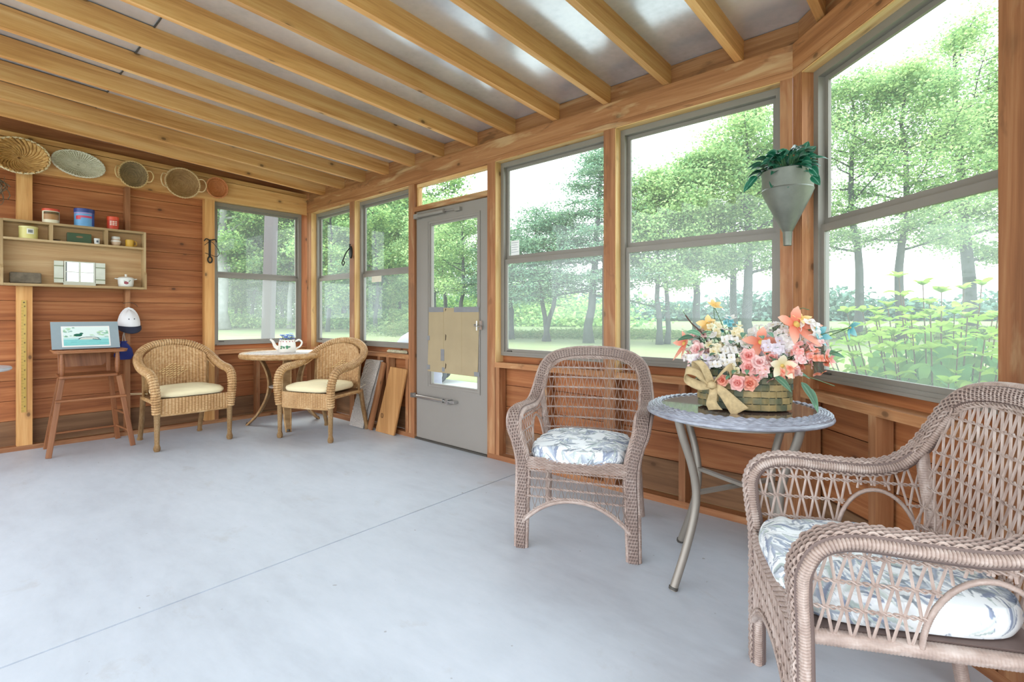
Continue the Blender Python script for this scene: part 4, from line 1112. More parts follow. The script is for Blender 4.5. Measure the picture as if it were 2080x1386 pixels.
m_en = plain('white_enamel', srgb(228, 228, 222), .25, 0, .02, 5, coat=.4)
b = MB(); b.lathe([(0, 0), (.046, 0), (.054, .006), (.058, .03), (.060, .072), (.064, .078), (.058, .076), (0, .07)], 28); b.build('body', m_en, t, smooth=50)
b = MB(); b.lathe([(.062, .078), (.05, .088), (.025, .093), (0, .094)], 28); b.lathe([(.010, .093), (.007, .100), (.011, .108), (.008, .115), (0, .116)], 14); b.build('lid', m_en, t, smooth=50)
for sx in (-1, 1):
    b = MB(); b.tube(spline([(sx * .056, .0, .066), (sx * .078, 0, .072), (sx * .078, 0, .076), (sx * .058, 0, .073)], 4), .0035, 6, flat=(1, 3)); b.build('handle', m_en, t, smooth=50)
b = MB(); b.lathe([(0, .0015), (.013, .001), (.016, 0)], 12, (-.008, -.0575, .036), sx=1.1, sy=.9, rot=Matrix.Rotation(pi / 2, 3, 'X')); b.build('painted_flower', c_('pot_red', 150, 72, 84), t)
b = MB()
for x, z in ((-.002, .056), (.014, .048), (.02, .058), (-.022, .05)): b.lathe([(0, .001), (.005, 0)], 8, (x, -.058, z), sx=1.4, sy=.6, rot=Matrix.Rotation(pi / 2, 3, 'X'))
b.build('painted_leaf', c_('pot_green', 96, 120, 92), t)

# ------------------------------------------------------------------ baskets on the header
RX = Matrix.Rotation(pi / 2, 3, 'X')
def basket(label, y, z, rx, ry, dep, style, cols, handles=False, roll=0.0, name='basket'):
    t = thing(name, label, 'basket', (-.001, y, z), pi / 2, 'baskets hung under the rafters')
    core = plain(name + cols[0] + '_core', srgb(*cols[1]), .8); m1 = wicker_mat(cols[0] + '_splint', srgb(*cols[1]), srgb(*cols[2]), srgb(*cols[3]), .6); rimm = plain(cols[0] + '_rim', srgb(*cols[4]), .6, 0, .1, 30.0)
    rot = Matrix.Rotation(roll, 3, 'Y') @ RX
    pf = lambda s_: dep * (s_ ** 2.6)          # bowl profile, s_ = radius fraction
    prof = [(s_, pf(s_) + .003) for s_ in np.linspace(0, .97, 14)]
    b = MB(); b.lathe([(1.0, dep), (.9, dep * .7), (.6, .0), (0, 0)], 40, sx=rx, sy=ry, rot=rot); b.lathe(prof, 40, sx=rx, sy=ry, rot=rot); b.build('bowl', core, t, smooth=60)
    b = MB()
    if style in ('swirl', 'radial'):
        n = 30 if style == 'swirl' else 54; sw = 1.1 if style == 'swirl' else .15
        for i in range(n):
            a0 = i / n * 2 * pi; P = []
            for s_ in np.linspace(.06, .98, 12):
                a = a0 + sw * s_ ; p = rot @ Vector((rx * s_ * cos(a), ry * s_ * sin(a), pf(s_) + .008 + (.004 * sin(s_ * 22 + i * pi) if style == 'swirl' else .002 * sin(s_ * 40 + i * pi)))); P.append(tuple(p))
            wd = np.linspace(.15, 1, 12) * (2 * pi * min(rx, ry) / n * (.50 if style == 'swirl' else .42)); b.tube(P, wd, 6, flat=None)
        if style == 'radial':
            for s_ in (.3, .5, .7, .85): b.tube([tuple(rot @ Vector((rx * s_ * cos(a), ry * s_ * sin(a), pf(s_) + .012))) for a in np.linspace(0, 2 * pi, 50, endpoint=False)], .002, 4, closed=True)
    else:
        R0 = np.arange(.03, .97 if style == 'coil' else .80, .0085 / max(rx, ry))
        for s_ in R0: b.tube([tuple(rot @ Vector((rx * s_ * cos(a), ry * s_ * sin(a), pf(s_) + .007))) for a in np.linspace(0, 2 * pi, 46, endpoint=False)], .0046, 5, closed=True)
        if style == 'open':
            for i in range(44):
                a = i / 44 * 2 * pi; b.tube([tuple(rot @ Vector((rx * s_ * cos(a), ry * s_ * sin(a), pf(s_) + .007))) for s_ in (.79, .9, .98)], .0028, 4)
    b.build('weave', m1, t, smooth=60)
    b = MB(); twist(b, [tuple(rot @ Vector((rx * (1 + (.015 * sin(20 * a) if style == 'swirl' else 0)) * cos(a), ry * cos(0) * sin(a), dep))) for a in np.linspace(0, 2 * pi, 70)], .004, .0048, .045, 6); b.build('rim', rimm, t, smooth=60)
    if handles:
        for sx in (-1, 1):
            P = spline([(sx * rx * .86, -dep * .95, ry * .42), (sx * rx * 1.16, -dep * 1.1 - .02, ry * .40), (sx * rx * 1.30, -dep - .045, 0), (sx * rx * 1.16, -dep * 1.1 - .02, -ry * .40), (sx * rx * .86, -dep * .95, -ry * .42)], 6)
            b = MB(); b.tube(P, .0055, 8); b.build('handle', rimm, t, smooth=60)
    return t
basket('deep tan splint basket with a swirling weave and pale scalloped rim', -2.42, 2.385, .178, .140, .10, 'swirl', ('tan', (124, 84, 42), (190, 146, 84), (220, 182, 120), (222, 204, 164)))
basket('shallow oval basket of bleached grey green splints between the two deep tan ones', -2.05, 2.41, .176, .106, .045, 'radial', ('bleached', (178, 170, 140), (208, 202, 176), (224, 220, 200), (220, 214, 192)), roll=R_(6))
basket('small round basket with a dark centre and two bent handles', -1.67, 2.392, .110, .118, .075, 'coil', ('smoky', (104, 86, 58), (146, 122, 86), (186, 156, 110), (208, 174, 120)), True)
basket('oval brown basket with two looped handles left of the little orange one', -1.283, 2.385, .146, .140, .095, 'coil', ('brown', (136, 98, 58), (178, 138, 90), (204, 166, 116), (212, 180, 134)), True, roll=R_(8))
basket('little orange basket with an openwork edge at the corner of the left window', -0.972, 2.402, .098, .102, .07, 'open', ('orange', (170, 98, 50), (206, 130, 76), (222, 154, 98), (204, 132, 80)))
wr = thing('twig_wreath', 'round wreath of bare twigs at the frame edge below the swirl basket', 'wreath', (0, -2.70, 2.10), pi / 2)
b = MB(); r_ = random.Random(5)
for i in range(26):
    a0 = r_.random() * 6.28; sp = r_.uniform(1.2, 3.2); R0 = .15 + r_.uniform(-.035, .035); P = []
    for j in range(16):
        a = a0 + sp * j / 15; rr = R0 + .02 * sin(j * .8 + i) + (.03 * (j / 15) ** 6 if i % 2 else 0); P.append((rr * cos(a) * 1.15, -.02 - .018 * sin(j * 1.1 + i), rr * sin(a)))
    b.tube(P, np.linspace(.0042, .0016, 16), 5)
b.build('twigs', plain('grey_twigs', srgb(112, 96, 74), .9, 0, .3, 20.0), wr)
pt = thing('white_side_table', 'round white tabletop whose edge enters the frame beside the yardstick', 'table', (0.62, -2.80, 0))
b = MB(); b.lathe([(0, .712), (.29, .712), (.302, .722), (.302, .731), (.295, .738), (0, .738)], 48); b.build('table_top', plain('pale_blue_white_top', srgb(206, 214, 222), .3), pt, smooth=40)
b = MB(); b.lathe([(.17, 0), (.17, .02), (.03, .05), (.022, .10), (.022, .66), (.06, .712)], 24); b.build('pedestal', m_cw, pt, smooth=40)

# ------------------------------------------------------------------ boards by the door, rope, stickers, cardboard
sl_ = thing('pebbled_slab', 'rough pale pebbled slab leaning under the window behind the corner wicker chair', 'slab', (1.26, -.05, 0))
b = MB(); n = 26
def slabf(u, v): return np.array([-.14 + u * .25 + .22 * v * .66 / .66 * .85 * v ** .2, -.06 + .075 * v + .006 * rnd.random(), .005 + v * .665])
b.sheet(slabf, 22, 60); b.sheet(lambda u, v: slabf(u, v) + np.array([0, .03, 0]), 4, 8)
b.prism([(-.14, -.035, .004), (.11, -.035, .004), (.295, .035, .668), (.045, .035, .668)], (0, .012, 0)); b.build('slab', plain('pebble_dash', srgb(182, 174, 166), .95, 0, .22, 90.0, .9, 90.0), sl_)
st = thing('board_strip', 'narrow brown wood strip leaning beside the pebbled slab', 'board', (1.44, -.075, 0))
b = MB(); b.bar((0, 0, .003), (.14, .066, .655), .07, .016, up=(0, -1, .1)); b.build('strip', w_post, st)
pl = thing('plywood_offcut', 'plain plywood board leaning at a slant beside the door post', 'board', (1.69, -.075, 0))
b = MB(); b.prism([(-.155, 0, .003), (.14, 0, .003), (.26, .06, .612), (.00, .06, .620)], (0, .016, .002)); b.build('board', wood('plywood_tan', srgb(160, 112, 66), srgb(188, 138, 86), srgb(206, 160, 108), knots=.25, tone=.05), pl)
b = MB(); b.tube([(-.06 + .014 * cos(a), .0135 - .004, .16 + .022 * sin(a)) for a in np.linspace(0, 2 * pi, 16, endpoint=False)], .0025, 5, closed=True); b.build('pencil_ring', plain('pencil_mark', srgb(110, 76, 44), .8), pl)
rp = thing('knotted_rope_toy', 'knobbly pale rope roll lying on the sill left of the door', 'rope', (1.72, .045, .745))
b = MB(); xs = np.linspace(-.15, .15, 90); twist(b, np.stack([xs, np.zeros(90), np.full(90, .017)], 1), .007, .010, .05, 7); b.build('rope', plain('dirty_rope', srgb(186, 178, 150), .9, 0, .2, 40.0, .5, 200.0), rp, smooth=60)
m_paper = plain('white_paper', srgb(236, 238, 236), .7)
s1 = thing('window_sticker', 'white paper sticker on the glass of the window right of the door', 'sticker', (3.162, .1005, 1.565))
b = MB(); b.box((-.042, 0, 0), (.042, .0012, .112)); b.build('sheet', m_paper, s1)
b = MB()
for i in range(5): b.box((-.034, -.0006, .022 + i * .018), (.034 - .012 * (i % 2), 0, .026 + i * .018))
b.build('print_lines', plain('grey_print', srgb(170, 176, 182), .7), s1)
s2 = thing('taped_note', 'yellowed paper taped to the glass of the window left of the door', 'note', (1.315, .0795, 1.44))
b = MB(); b.box((-.085, 0, 0), (.085, .0012, .072)); b.build('sheet', plain('yellowed_paper', srgb(226, 220, 200), .7), s2)
b = MB(); b.box((-.095, -.0006, .062), (.12, 0, .082)); b.build('tape', plain('old_tape', srgb(206, 200, 172), .5), s2)
cb = thing('cardboard_sheet', 'tan cardboard sheet taped over the lower half of the door glass', 'cardboard', (2.205, .010, .617))
b = MB(); b.prism([(.012, 0, 0), (.640, 0, -.004), (.655, 0, .548), (.030, 0, .552)], (0, .004, 0)); b.build('sheet', plain('kraft_card', srgb(168, 150, 118), .85, 0, .06, 5.0), cb)
m_duct = plain('silver_duct_tape', srgb(140, 142, 146), .4, .3)
for x0, z0, x1, z1 in ((.03, .515, .225, .558), (.36, .513, .655, .556), (.0, .27, .04, .31), (-.002, .015, .045, .055), (.19, .10, .235, .20), (.205, .01, .24, .045), (.60, .0, .66, .035)):
    b = MB(); b.box((x0, -.0016, z0), (x1, -.0002, z1)); b.build('duct_tape', m_duct, cb)
b = MB()
for z0, z1 in ((.52, .548), (.27, .33), (.03, .085)): b.prism([(.246, -.0006, z0), (.258, -.0006, z0 + .012), (.262, -.0006, z1 - .012), (.250, -.0006, z1)], (0, .0005, 0))
b.build('tear', plain('dark_tear', srgb(70, 56, 38), .9), cb)
b = MB(); b.box((.452, -.0005, .02), (.454, 0, .53)); b.box((.225, -.0005, .02), (.228, 0, .53)); b.build('fold_line', plain('card_fold', srgb(160, 140, 98), .9), cb)
# ------------------------------------------------------------------ funnel planter on the corner post
m_galv = plain('galvanised_funnel', srgb(122, 124, 115), .48, .45, .22, 9.0, .15, 30.0)
fn = thing('funnel_planter', 'old galvanised funnel used as a wall planter on the corner post', 'planter', (5.108, -.125, 1.436))
b = MB(); b.lathe([(.106, .262), (.110, .268), (.112, .345), (.115, .350), (.111, .352), (.107, .345), (.104, .270)], 40); b.build('collar', m_galv, fn, smooth=50)
b = MB(); b.lathe([(.110, .268), (.113, .262), (.110, .256), (.098, .225), (.022, .066), (.019, .062)], 40); b.build('cone', m_galv, fn, smooth=40)
b = MB(); b.lathe([(.022, .070), (.0205, .06), (.0175, .0), (.0155, .0), (.0155, .05)], 20); b.build('spout', m_galv, fn, smooth=50)
b = MB(); b.lathe([(0, .325), (.106, .325)], 24); b.build('soil', plain('dark_filler', srgb(52, 48, 40), .9), fn)
def leafblade(mb, p, d, L, w, nrm=(0, 0, 1), droop=.4, fold=.25, n=6, tipf=.9, mi=0):
    d = Vector(d).normalized(); nr = Vector(nrm); s_ = d.cross(nr)
    if s_.length < .05: s_ = d.orthogonal()
    s_.normalize(); nr = s_.cross(d); V = []
    for i in range(n + 1):
        t = i / n; ww = w * sin(pi * min(1, t ** .8 * .96 + .03)) ** .8 if i < n else .0006
        c = Vector(p) + d * (L * t) - Vector((0, 0, 1)) * (droop * L * t * t)
        V += [c - s_ * ww + nr * ww * fold, c, c + s_ * ww + nr * ww * fold]
    F = []; U = []
    for i in range(n):
        a = i * 3; F += [(a, a + 1, a + 4, a + 3), (a + 1, a + 2, a + 5, a + 4)]
        U += [[(-1, i / n), (0, i / n), (0, (i + 1) / n), (-1, (i + 1) / n)], [(0, i / n), (1, i / n), (1, (i + 1) / n), (0, (i + 1) / n)]]
    mb.add([tuple(v) for v in V], F, U, mi)
def veined(name, dark, mid, edge, rough=.35):
    m, nt, out = new_mat(name); g = NT(nt)
    uv = g.n('ShaderNodeUVMap').outputs[0]; sx = g.n('ShaderNodeSeparateXYZ'); g.l(uv, sx.inputs[0])
    a = g.math('ABSOLUTE', sx.outputs[0])
    c = g.ramp(a, [(0.0, edge), (0.07, mid), (0.5, dark), (0.95, mid), (1.0, edge)])
    geo = g.n('ShaderNodeNewGeometry'); hsv = g.n('ShaderNodeHueSaturation'); g.l(c, hsv.inputs['Color'])
    g.l(g.math('ADD', g.math('MULTIPLY', geo.outputs['Random Per Island'], .7), .65), hsv.inputs['Value'])
    g.principled(out, hsv.outputs[0], rough, spec=.5); return m
iv = thing('artificial_ivy', 'dark glossy green ivy leaves spilling over the funnel rim', 'plant', (5.108, -.125, 1.762))
b = MB(); st_ = MB(); r_ = random.Random(12)
for i in range(110):
    a = r_.random() * 6.283; up = r_.random(); rr = .02 + .085 * r_.random()
    p = (rr * cos(a), rr * sin(a) * (.5 if sin(a) > 0 else .9) - .03, .02 + .10 * up * (1.25 - rr * 7))
    st_.tube([(p[0] * .3, p[1] * .3, -.01), p], .0018, 4)
    leafblade(b, p, (cos(a), sin(a) * (.1 if sin(a) > 0 else 1), .8 * up + .05), r_.uniform(.05, .085), r_.uniform(.018, .028), (r_.uniform(-.6, .6), -.7, .8), .55, .3)
for px, pz in ((-.115, .01), (-.13, -.01), (.112, .01), (.118, -.03), (.02, -.01), (-.03, .0)):
    st_.tube([(0, -.03, .02), (px * .7, -.06, .03), (px, -.07, pz)], .0018, 4)
    leafblade(b, (px, -.075, pz), (px * 4, -.3, -.4), .055, .02, (0, -1, .4), .4, .3)
leafblade(b, (.06, .02, .10), (.3, .2, 1), .075, .02, (0, -1, 0), .1); leafblade(b, (.075, .0, .09), (.7, 0, .8), .07, .02, (0, -1, 0), .3)
st_.build('stems', plain('green_vine', srgb(70, 110, 70), .6), iv); b.build('leaves', veined('ivy_leaf', srgb(22, 84, 62), srgb(38, 112, 82), srgb(150, 176, 170)), iv, smooth=True)

# ------------------------------------------------------------------ flower basket on the round table
BF = (5.058, -.600, .7185)
m_bask = None
def painted_splint():
    m, nt, out = new_mat('gold_green_splint'); g = NT(nt)
    tc = g.n('ShaderNodeTexCoord').outputs['Object']; geo = g.n('ShaderNodeNewGeometry')
    f = g.noise(tc, 13.0, 3.0); f = g.math('ADD', g.math('MULTIPLY', f, .75), g.math('MULTIPLY', geo.outputs['Random Per Island'], .25))
    c = g.ramp(f, [(.32, srgb(58, 74, 66)), (.46, srgb(96, 98, 74)), (.58, srgb(138, 122, 82)), (.72, srgb(168, 146, 100))])
    g.principled(out, c, .45, spec=.4); return m
m_bask = painted_splint()
fbk = thing('flower_basket', 'green and gold splint basket of silk flowers with a burlap bow on the table', 'flower basket', BF, R_(17.8))
bx, by = .176, .105
b = MB(); b.lathe([(0, .004), (.93, .004), (.96, .02), (1.0, .165), (.97, .165), (.93, .03), (0, .12)], 40, sx=bx, sy=by); core = b.build('basket_body', plain('dark_green_core', srgb(54, 62, 52), .8), fbk, smooth=50)
b = MB(); nseg = 34
for r in range(6):
    for q in range(nseg):
        if (q + r) % 2: continue
        a0, a1 = (q - .48) / nseg * 2 * pi, (q + 1.48) / nseg * 2 * pi; z0 = .008 + r * .0262; k_ = .965 + .007 * r
        V = []
        for i in range(5):
            a = a0 + (a1 - a0) * i / 4; bul = .004 + .0055 * sin(pi * i / 4)
            for z in (z0, z0 + .0235): V.append(((bx * k_ + bul) * cos(a), (by * k_ + bul) * sin(a), z))
        b.add(V, [(i * 2, i * 2 + 2, i * 2 + 3, i * 2 + 1) for i in range(4)])
for q in range(nseg):
    a = (q + .5) / nseg * 2 * pi; b.tube([((bx * .97 + .001) * cos(a), (by * .97 + .001) * sin(a), .006), ((bx * 1.0 + .001) * cos(a), (by * 1.0 + .001) * sin(a), .165)], .0035, 5, flat=(1, .4))
b.build('splint_weave', m_bask, core)
# burlap bow
m_burlap = plain('burlap_ribbon', srgb(186, 164, 124), .9, 0, .16, 60.0, .5, 300.0)
def ribbon(mb, P, w0, w1, side):
    P = spline(P, 7); n = len(P); V = []
    for i, p in enumerate(P):
        t = i / (n - 1); w = w0 + (w1 - w0) * t; s_ = Vector(side[0]).lerp(Vector(side[1]), t).normalized()
        rip = .006 * sin(t * 14)
        for k_ in (-1, -.33, .33, 1): V.append((p[0] + s_.x * w * k_, p[1] + s_.y * w * k_ + rip * (1 - abs(k_)) - .004 * abs(k_), p[2] + s_.z * w * k_))
    F = [(i * 4 + j, i * 4 + j + 1, i * 4 + j + 5, i * 4 + j + 4) for i in range(n - 1) for j in range(3)]
    mb.add(V, F)
bo = (-.115, -.125, .105)
b = MB()
for P, w0, w1, sd in (([(0, 0, 0), (-.05, -.025, .045), (-.095, -.02, .055), (-.10, .0, .02), (-.05, -.0, -.005), (0, 0, 0)], .014, .02, ((0, .3, 1), (.3, .3, 1))),
                      ([(0, 0, 0), (.035, -.03, .05), (.065, -.02, .075), (.07, .0, .03), (.03, 0, 0), (0, 0, 0)], .014, .02, ((.5, .3, 1), (.2, .3, 1))),
                      ([(0, 0, 0), (-.03, -.03, .075), (-.06, -.02, .095), (-.05, .005, .04), (0, 0, 0)], .014, .018, ((1, .3, .2), (1, .3, .2))),
                      ([(0, 0, 0), (.035, -.02, -.02), (.07, -.02, -.06), (.105, -.03, -.098)], .010, .034, ((.4, .2, 1), (.8, .1, .5))),
                      ([(0, 0, 0), (.005, -.02, -.03), (.0, -.02, -.07), (.015, -.03, -.096)], .010, .026, ((1, 0, .2), (1, 0, .1)))):
    ribbon(b, [(p[0] + bo[0], p[1] + bo[1], p[2] + bo[2]) for p in P], w0, w1, sd)
b.lathe([(.004, -.018), (.017, -.008), (.017, .008), (.004, .018)], 12, (bo[0], bo[1] - .012, bo[2])); o = b.build('bow', m_burlap, fbk, smooth=60)
sm = o.modifiers.new('thick', 'SOLIDIFY'); sm.thickness = .0016
# silk flowers
def petal_mat(name, base, edge):
    m, nt, out = new_mat(name); g = NT(nt)
    uv = g.n('ShaderNodeUVMap').outputs[0]; sx = g.n('ShaderNodeSeparateXYZ'); g.l(uv, sx.inputs[0])
    c = g.ramp(sx.outputs[1], [(0.05, base), (0.85, edge)])
    d = g.n('ShaderNodeBsdfDiffuse'); g.l(c, d.inputs[0]); t = g.n('ShaderNodeBsdfTranslucent'); g.l(c, t.inputs[0])
    mx = g.n('ShaderNodeMixShader'); mx.inputs[0].default_value = .3; g.l(d.outputs[0], mx.inputs[1]); g.l(t.outputs[0], mx.inputs[2]); g.l(mx.outputs[0], out.inputs[0]); return m
PM = {k_: petal_mat(k_ + '_petal', srgb(*a), srgb(*c)) for k_, a, c in (
    ('coral', (232, 116, 88), (246, 186, 164)), ('pink', (240, 144, 136), (250, 206, 200)), ('blush', (236, 168, 168), (248, 224, 220)), ('white', (232, 226, 214), (246, 242, 242)),
    ('lavender', (224, 212, 226), (242, 236, 243)), ('teal', (70, 150, 166), (160, 212, 216)), ('cream', (226, 208, 150), (244, 236, 212)), ('peach', (240, 190, 110), (252, 226, 170)))}
m_heart = plain('yellow_stamens', srgb(216, 180, 96), .7); m_stem = plain('sage_stem', srgb(92, 116, 84), .7)
m_lvs = veined('silk_leaf', srgb(72, 116, 88), srgb(104, 142, 112), srgb(150, 176, 150), .6)
def bloom(mb, p, d, n, L, w, open_, rows=1, mi=0, heart=1, droop=.0):
    d = Vector(d).normalized(); e1 = d.orthogonal().normalized(); e2 = d.cross(e1)
    for r in range(rows):
        for q in range(n):
            a = 2 * pi * (q + .5 * r) / n + rnd.random() * .25; rad = e1 * cos(a) + e2 * sin(a); op = open_ * (1 - .38 * r)
            leafblade(mb, Vector(p) + d * (.002 + .004 * r), rad * op + d * (1 - op * .8), L * (1 - .2 * r), w * (1 - .15 * r), d - rad * .2, droop, -.25, 4, mi=0)
    if heart:
        rot = Vector((0, 0, 1)).rotation_difference(d).to_matrix(); mb.lathe([(L * .12, 0), (L * .14, L * .10), (0, L * .18)], 7, tuple(p), rot=rot, mi=1)
def fpart(name, kind, items):
    """one flower or flower cluster = one part"""
    mb = MB()
    for it in items: bloom(mb, **it)
    return mb.build(name, [PM[kind], m_heart], fbk, smooth=True)
stems = MB()
def stalk(p): stems.tube(spline([(p[0] * .25, p[1] * .25 + .01, .13), (p[0] * .6, p[1] * .6, (p[2] - .13) * .6 + .13), p], 4), .0018, 4)
r_ = random.Random(77)
def out_dir(x, y, z): return (x * 3.0, y * 4 - .55, (z - .12) * 2.2 + .1)
# large pink and blush roses
for x, y, z, k_, L in ((-.171, -.06, .237, 'blush', .040), (.018, -.11, .222, 'pink', .036), (.100, -.09, .217, 'pink', .032), (.018, -.115, .178, 'pink', .034), (.022, -.13, .118, 'coral', .034), (-.02, -.135, .118, 'pink', .036), (-.075, -.13, .125, 'coral', .028), (.045, -.12, .145, 'pink', .026), (-.125, -.04, .225, 'blush', .034), (.055, -.12, .20, 'blush', .032)):
    p = (x, y, z); stalk(p); d = out_dir(*p); fpart('rose', k_, [dict(p=p, d=d, n=6, L=L, w=L * .48, open_=.95, rows=3)])
# coral lilies and orange star
for x, y, z, k_, L, d in ((.063, -.07, .275, 'coral', .085, (.2, -.9, .35)), (.186, -.05, .345, 'coral', .105, (.5, -.7, .5)), (-.228, -.02, .262, 'coral', .075, (-.8, -.5, .3)), (.21, -.02, .37, 'peach', .05, (.4, -.5, .8)), (-.205, -.03, .215, 'blush', .055, (-.8, -.5, -.2))):
    p = (x, y, z); stalk(p); fpart('lily', k_, [dict(p=p, d=d, n=5, L=L, w=L * .22, open_=.85, rows=1, droop=.25)])
# hydrangea-like clusters
def cluster(name, kind, c, R0, n, L):
    its = []
    for i in range(n):
        v = Vector((r_.gauss(0, 1), r_.gauss(0, 1) - .5, r_.gauss(0, 1) + .3)).normalized(); p = (c[0] + v.x * R0, c[1] + v.y * R0 * .8, c[2] + v.z * R0)
        its.append(dict(p=p, d=v, n=4, L=L, w=L * .5, open_=1.0, rows=1))
    stalk(c); mb = MB()
    for it in its:
        bloom(mb, **it); mb.tube([c, tuple(Vector(it['p']) + it['d'] * .003)], .0012, 4, mi=2)
    mb.build(name, [PM[kind], m_heart, m_stem], fbk, smooth=True)
for x, y, z, k_, R0, n, L in ((-.08, -.03, .27, 'white', .055, 18, .019), (-.12, .0, .31, 'cream', .045, 14, .018), (-.05, -.08, .21, 'white', .05, 16, .019), (.16, -.04, .28, 'white', .052, 24, .024), (.225, -.02, .315, 'white', .05, 18, .024), (.11, -.06, .255, 'lavender', .05, 18, .022), (.245, -.06, .205, 'coral', .05, 18, .018), (.19, -.08, .195, 'blush', .045, 16, .019), (-.145, -.07, .175, 'lavender', .05, 16, .022), (-.06, .03, .34, 'teal', .035, 12, .014), (-.10, -.10, .165, 'white', .04, 12, .02), (.07, -.10, .165, 'blush', .04, 12, .02), (.15, -.1, .165, 'coral', .04, 14, .018), (.20, .02, .25, 'white', .055, 18, .022), (-.02, -.02, .30, 'cream', .04, 12, .018), (.03, .03, .24, 'lavender', .05, 16, .022), (.26, -.04, .25, 'blush', .04, 12, .018), (-.17, .0, .28, 'blush', .04, 12, .02), (-.03, -.06, .25, 'white', .05, 18, .02), (.06, .0, .29, 'white', .05, 18, .022), (-.11, -.06, .23, 'cream', .045, 16, .02), (.12, .0, .30, 'white', .05, 18, .022), (.21, -.07, .24, 'pink', .04, 14, .018), (-.19, -.05, .21, 'white', .04, 14, .018), (-.02, -.09, .165, 'cream', .04, 14, .018)):
    cluster('blossom_cluster', k_, (x, y, z), R0, n, L)
# white five-petal poinsettia, teal blooms, butterfly on the tall wires
for x, y, z, k_, L, d in ((.135, -.12, .19, 'cream', .055, (.2, -1, .1)), (.267, -.03, .308, 'teal', .05, (.7, -.6, .3)), (.37, -.01, .337, 'teal', .045, (.8, -.5, -.3)), (-.05, .02, .37, 'white', .03, (0, -.5, 1)), (.30, -.05, .215, 'pink', .03, (.9, -.5, 0)), (.235, .0, .27, 'teal', .03, (.6, -.6, .1)), (-.14, .02, .345, 'peach', .05, (-.3, -.8, .3)), (-.115, .02, .425, 'peach', .04, (.4, -.5, .8))):
    p = (x, y, z); stalk(p); fpart('silk_flower', k_, [dict(p=p, d=d, n=5, L=L, w=L * .3, open_=.8, rows=1, droop=.15)])
b = MB()
for i in range(120):
    a = r_.random() * 6.283; rr = .5 + .7 * r_.random(); p = (.17 * rr * cos(a) + .02, .10 * rr * sin(a) - .02, .12 + .20 * r_.random())
    leafblade(b, p, (cos(a), sin(a) - .2, r_.uniform(-.3, .8)), r_.uniform(.03, .06), r_.uniform(.008, .014), (0, -.3, 1), .3)
for p, d in (((.20, -.12, .13), (.5, -.3, -.6)), ((.225, -.1, .11), (.4, -.4, -.9)), ((.28, -.03, .24), (.8, -.3, .1)), ((.11, -.13, .15), (.6, -.5, -.3)), ((-.16, -.08, .30), (-.7, -.3, .5)), ((-.19, -.05, .29), (-.5, -.3, .1))): leafblade(b, p, d, .075, .014, (0, -.6, .6), .35)
b.build('leaves', m_lvs, fbk, smooth=True)
for P in ([(-.10, .0, .2), (-.17, -.02, .30), (-.235, -.03, .40)], [(.15, 0, .2), (.26, -.03, .30), (.375, -.01, .337)], [(.05, 0, .25), (.19, -.02, .40), (.235, -.03, .405)], [(.1, -.1, .17), (.22, -.1, .15), (.31, -.1, .12)], [(.1, 0, .2), (.24, -.05, .22), (.34, -.05, .25)], [(-.08, 0, .25), (-.11, .02, .36), (-.115, .02, .42)], [(-.1, 0, .25), (-.135, .02, .33), (-.14, .02, .345)]): stems.tube(spline(P, 5), .0016, 4)
stems.build('stems', m_stem, fbk)
b = MB(); b.tube(spline([(-.12, .0, .25), (-.16, -.03, .31), (-.20, -.035, .35), (-.225, -.04, .385)], 5), .003, 5); b.tube(spline([(-.15, -.02, .29), (-.135, -.05, .27), (-.10, -.06, .24)], 4), .003, 5); b.build('dark_twig', plain('dark_twig_bark', srgb(84, 56, 48), .8), fbk)
# ------------------------------------------------------------------ ground outside
GZ = -0.15
def lawn_mat():
    m, nt, out = new_mat('mown_grass'); g = NT(nt)
    tc = g.n('ShaderNodeTexCoord').outputs['Object']
    a = g.noise(tc, 0.22, 5.0, 0.6); b = g.noise(tc, 30.0, 3.0)
    c = g.ramp(g.math('ADD', g.math('MULTIPLY', a, 0.6), g.math('MULTIPLY', b, 0.4)), [(0.3, srgb(104, 118, 78)), (0.5, srgb(124, 132, 92)), (0.7, srgb(142, 140, 110))])
    g.principled(out, c, 0.9, spec=0.1)
    return m
gr = MB(); gr.lathe([(0.01, 0), (10, 0), (60, 0), (300, 0)], 48)
lawn = struct(gr.build('ground', lawn_mat())); lawn.location = (2, 0, GZ)
# ------------------------------------------------------------------ trees and garden outside
def leaf_mat(name, dark, light, transl=0.35, scale=0.35):
    if name in MATS: return MATS[name]
    m, nt, out = new_mat(name); g = NT(nt)
    geo = g.n('ShaderNodeNewGeometry'); tc = g.n('ShaderNodeTexCoord').outputs['Object']
    f = g.noise(tc, scale, 3.0, 0.6)
    f = g.math('ADD', g.math('MULTIPLY', f, 0.55), g.math('MULTIPLY', geo.outputs['Random Per Island'], 0.45))
    c = g.ramp(f, [(0.28, dark), (0.72, light)])
    d = g.n('ShaderNodeBsdfDiffuse'); g.l(c, d.inputs[0])
    t = g.n('ShaderNodeBsdfTranslucent'); g.l(c, t.inputs[0])
    mx = g.n('ShaderNodeMixShader'); mx.inputs[0].default_value = transl
    g.l(d.outputs[0], mx.inputs[1]); g.l(t.outputs[0], mx.inputs[2]); g.l(mx.outputs[0], out.inputs[0])
    MATS[name] = m; return m
m_maple = leaf_mat('maple_leaves', srgb(116, 156, 106), srgb(198, 218, 156), 0.45)
m_pine = leaf_mat('pine_needles', srgb(96, 134, 114), srgb(152, 180, 146), 0.32)
m_wood_leaf = leaf_mat('woodland_leaves', srgb(106, 150, 100), srgb(190, 214, 140), 0.45, 0.22)
m_far = leaf_mat('far_leaves', srgb(90, 120, 110), srgb(116, 142, 124), 0.2, 0.05)
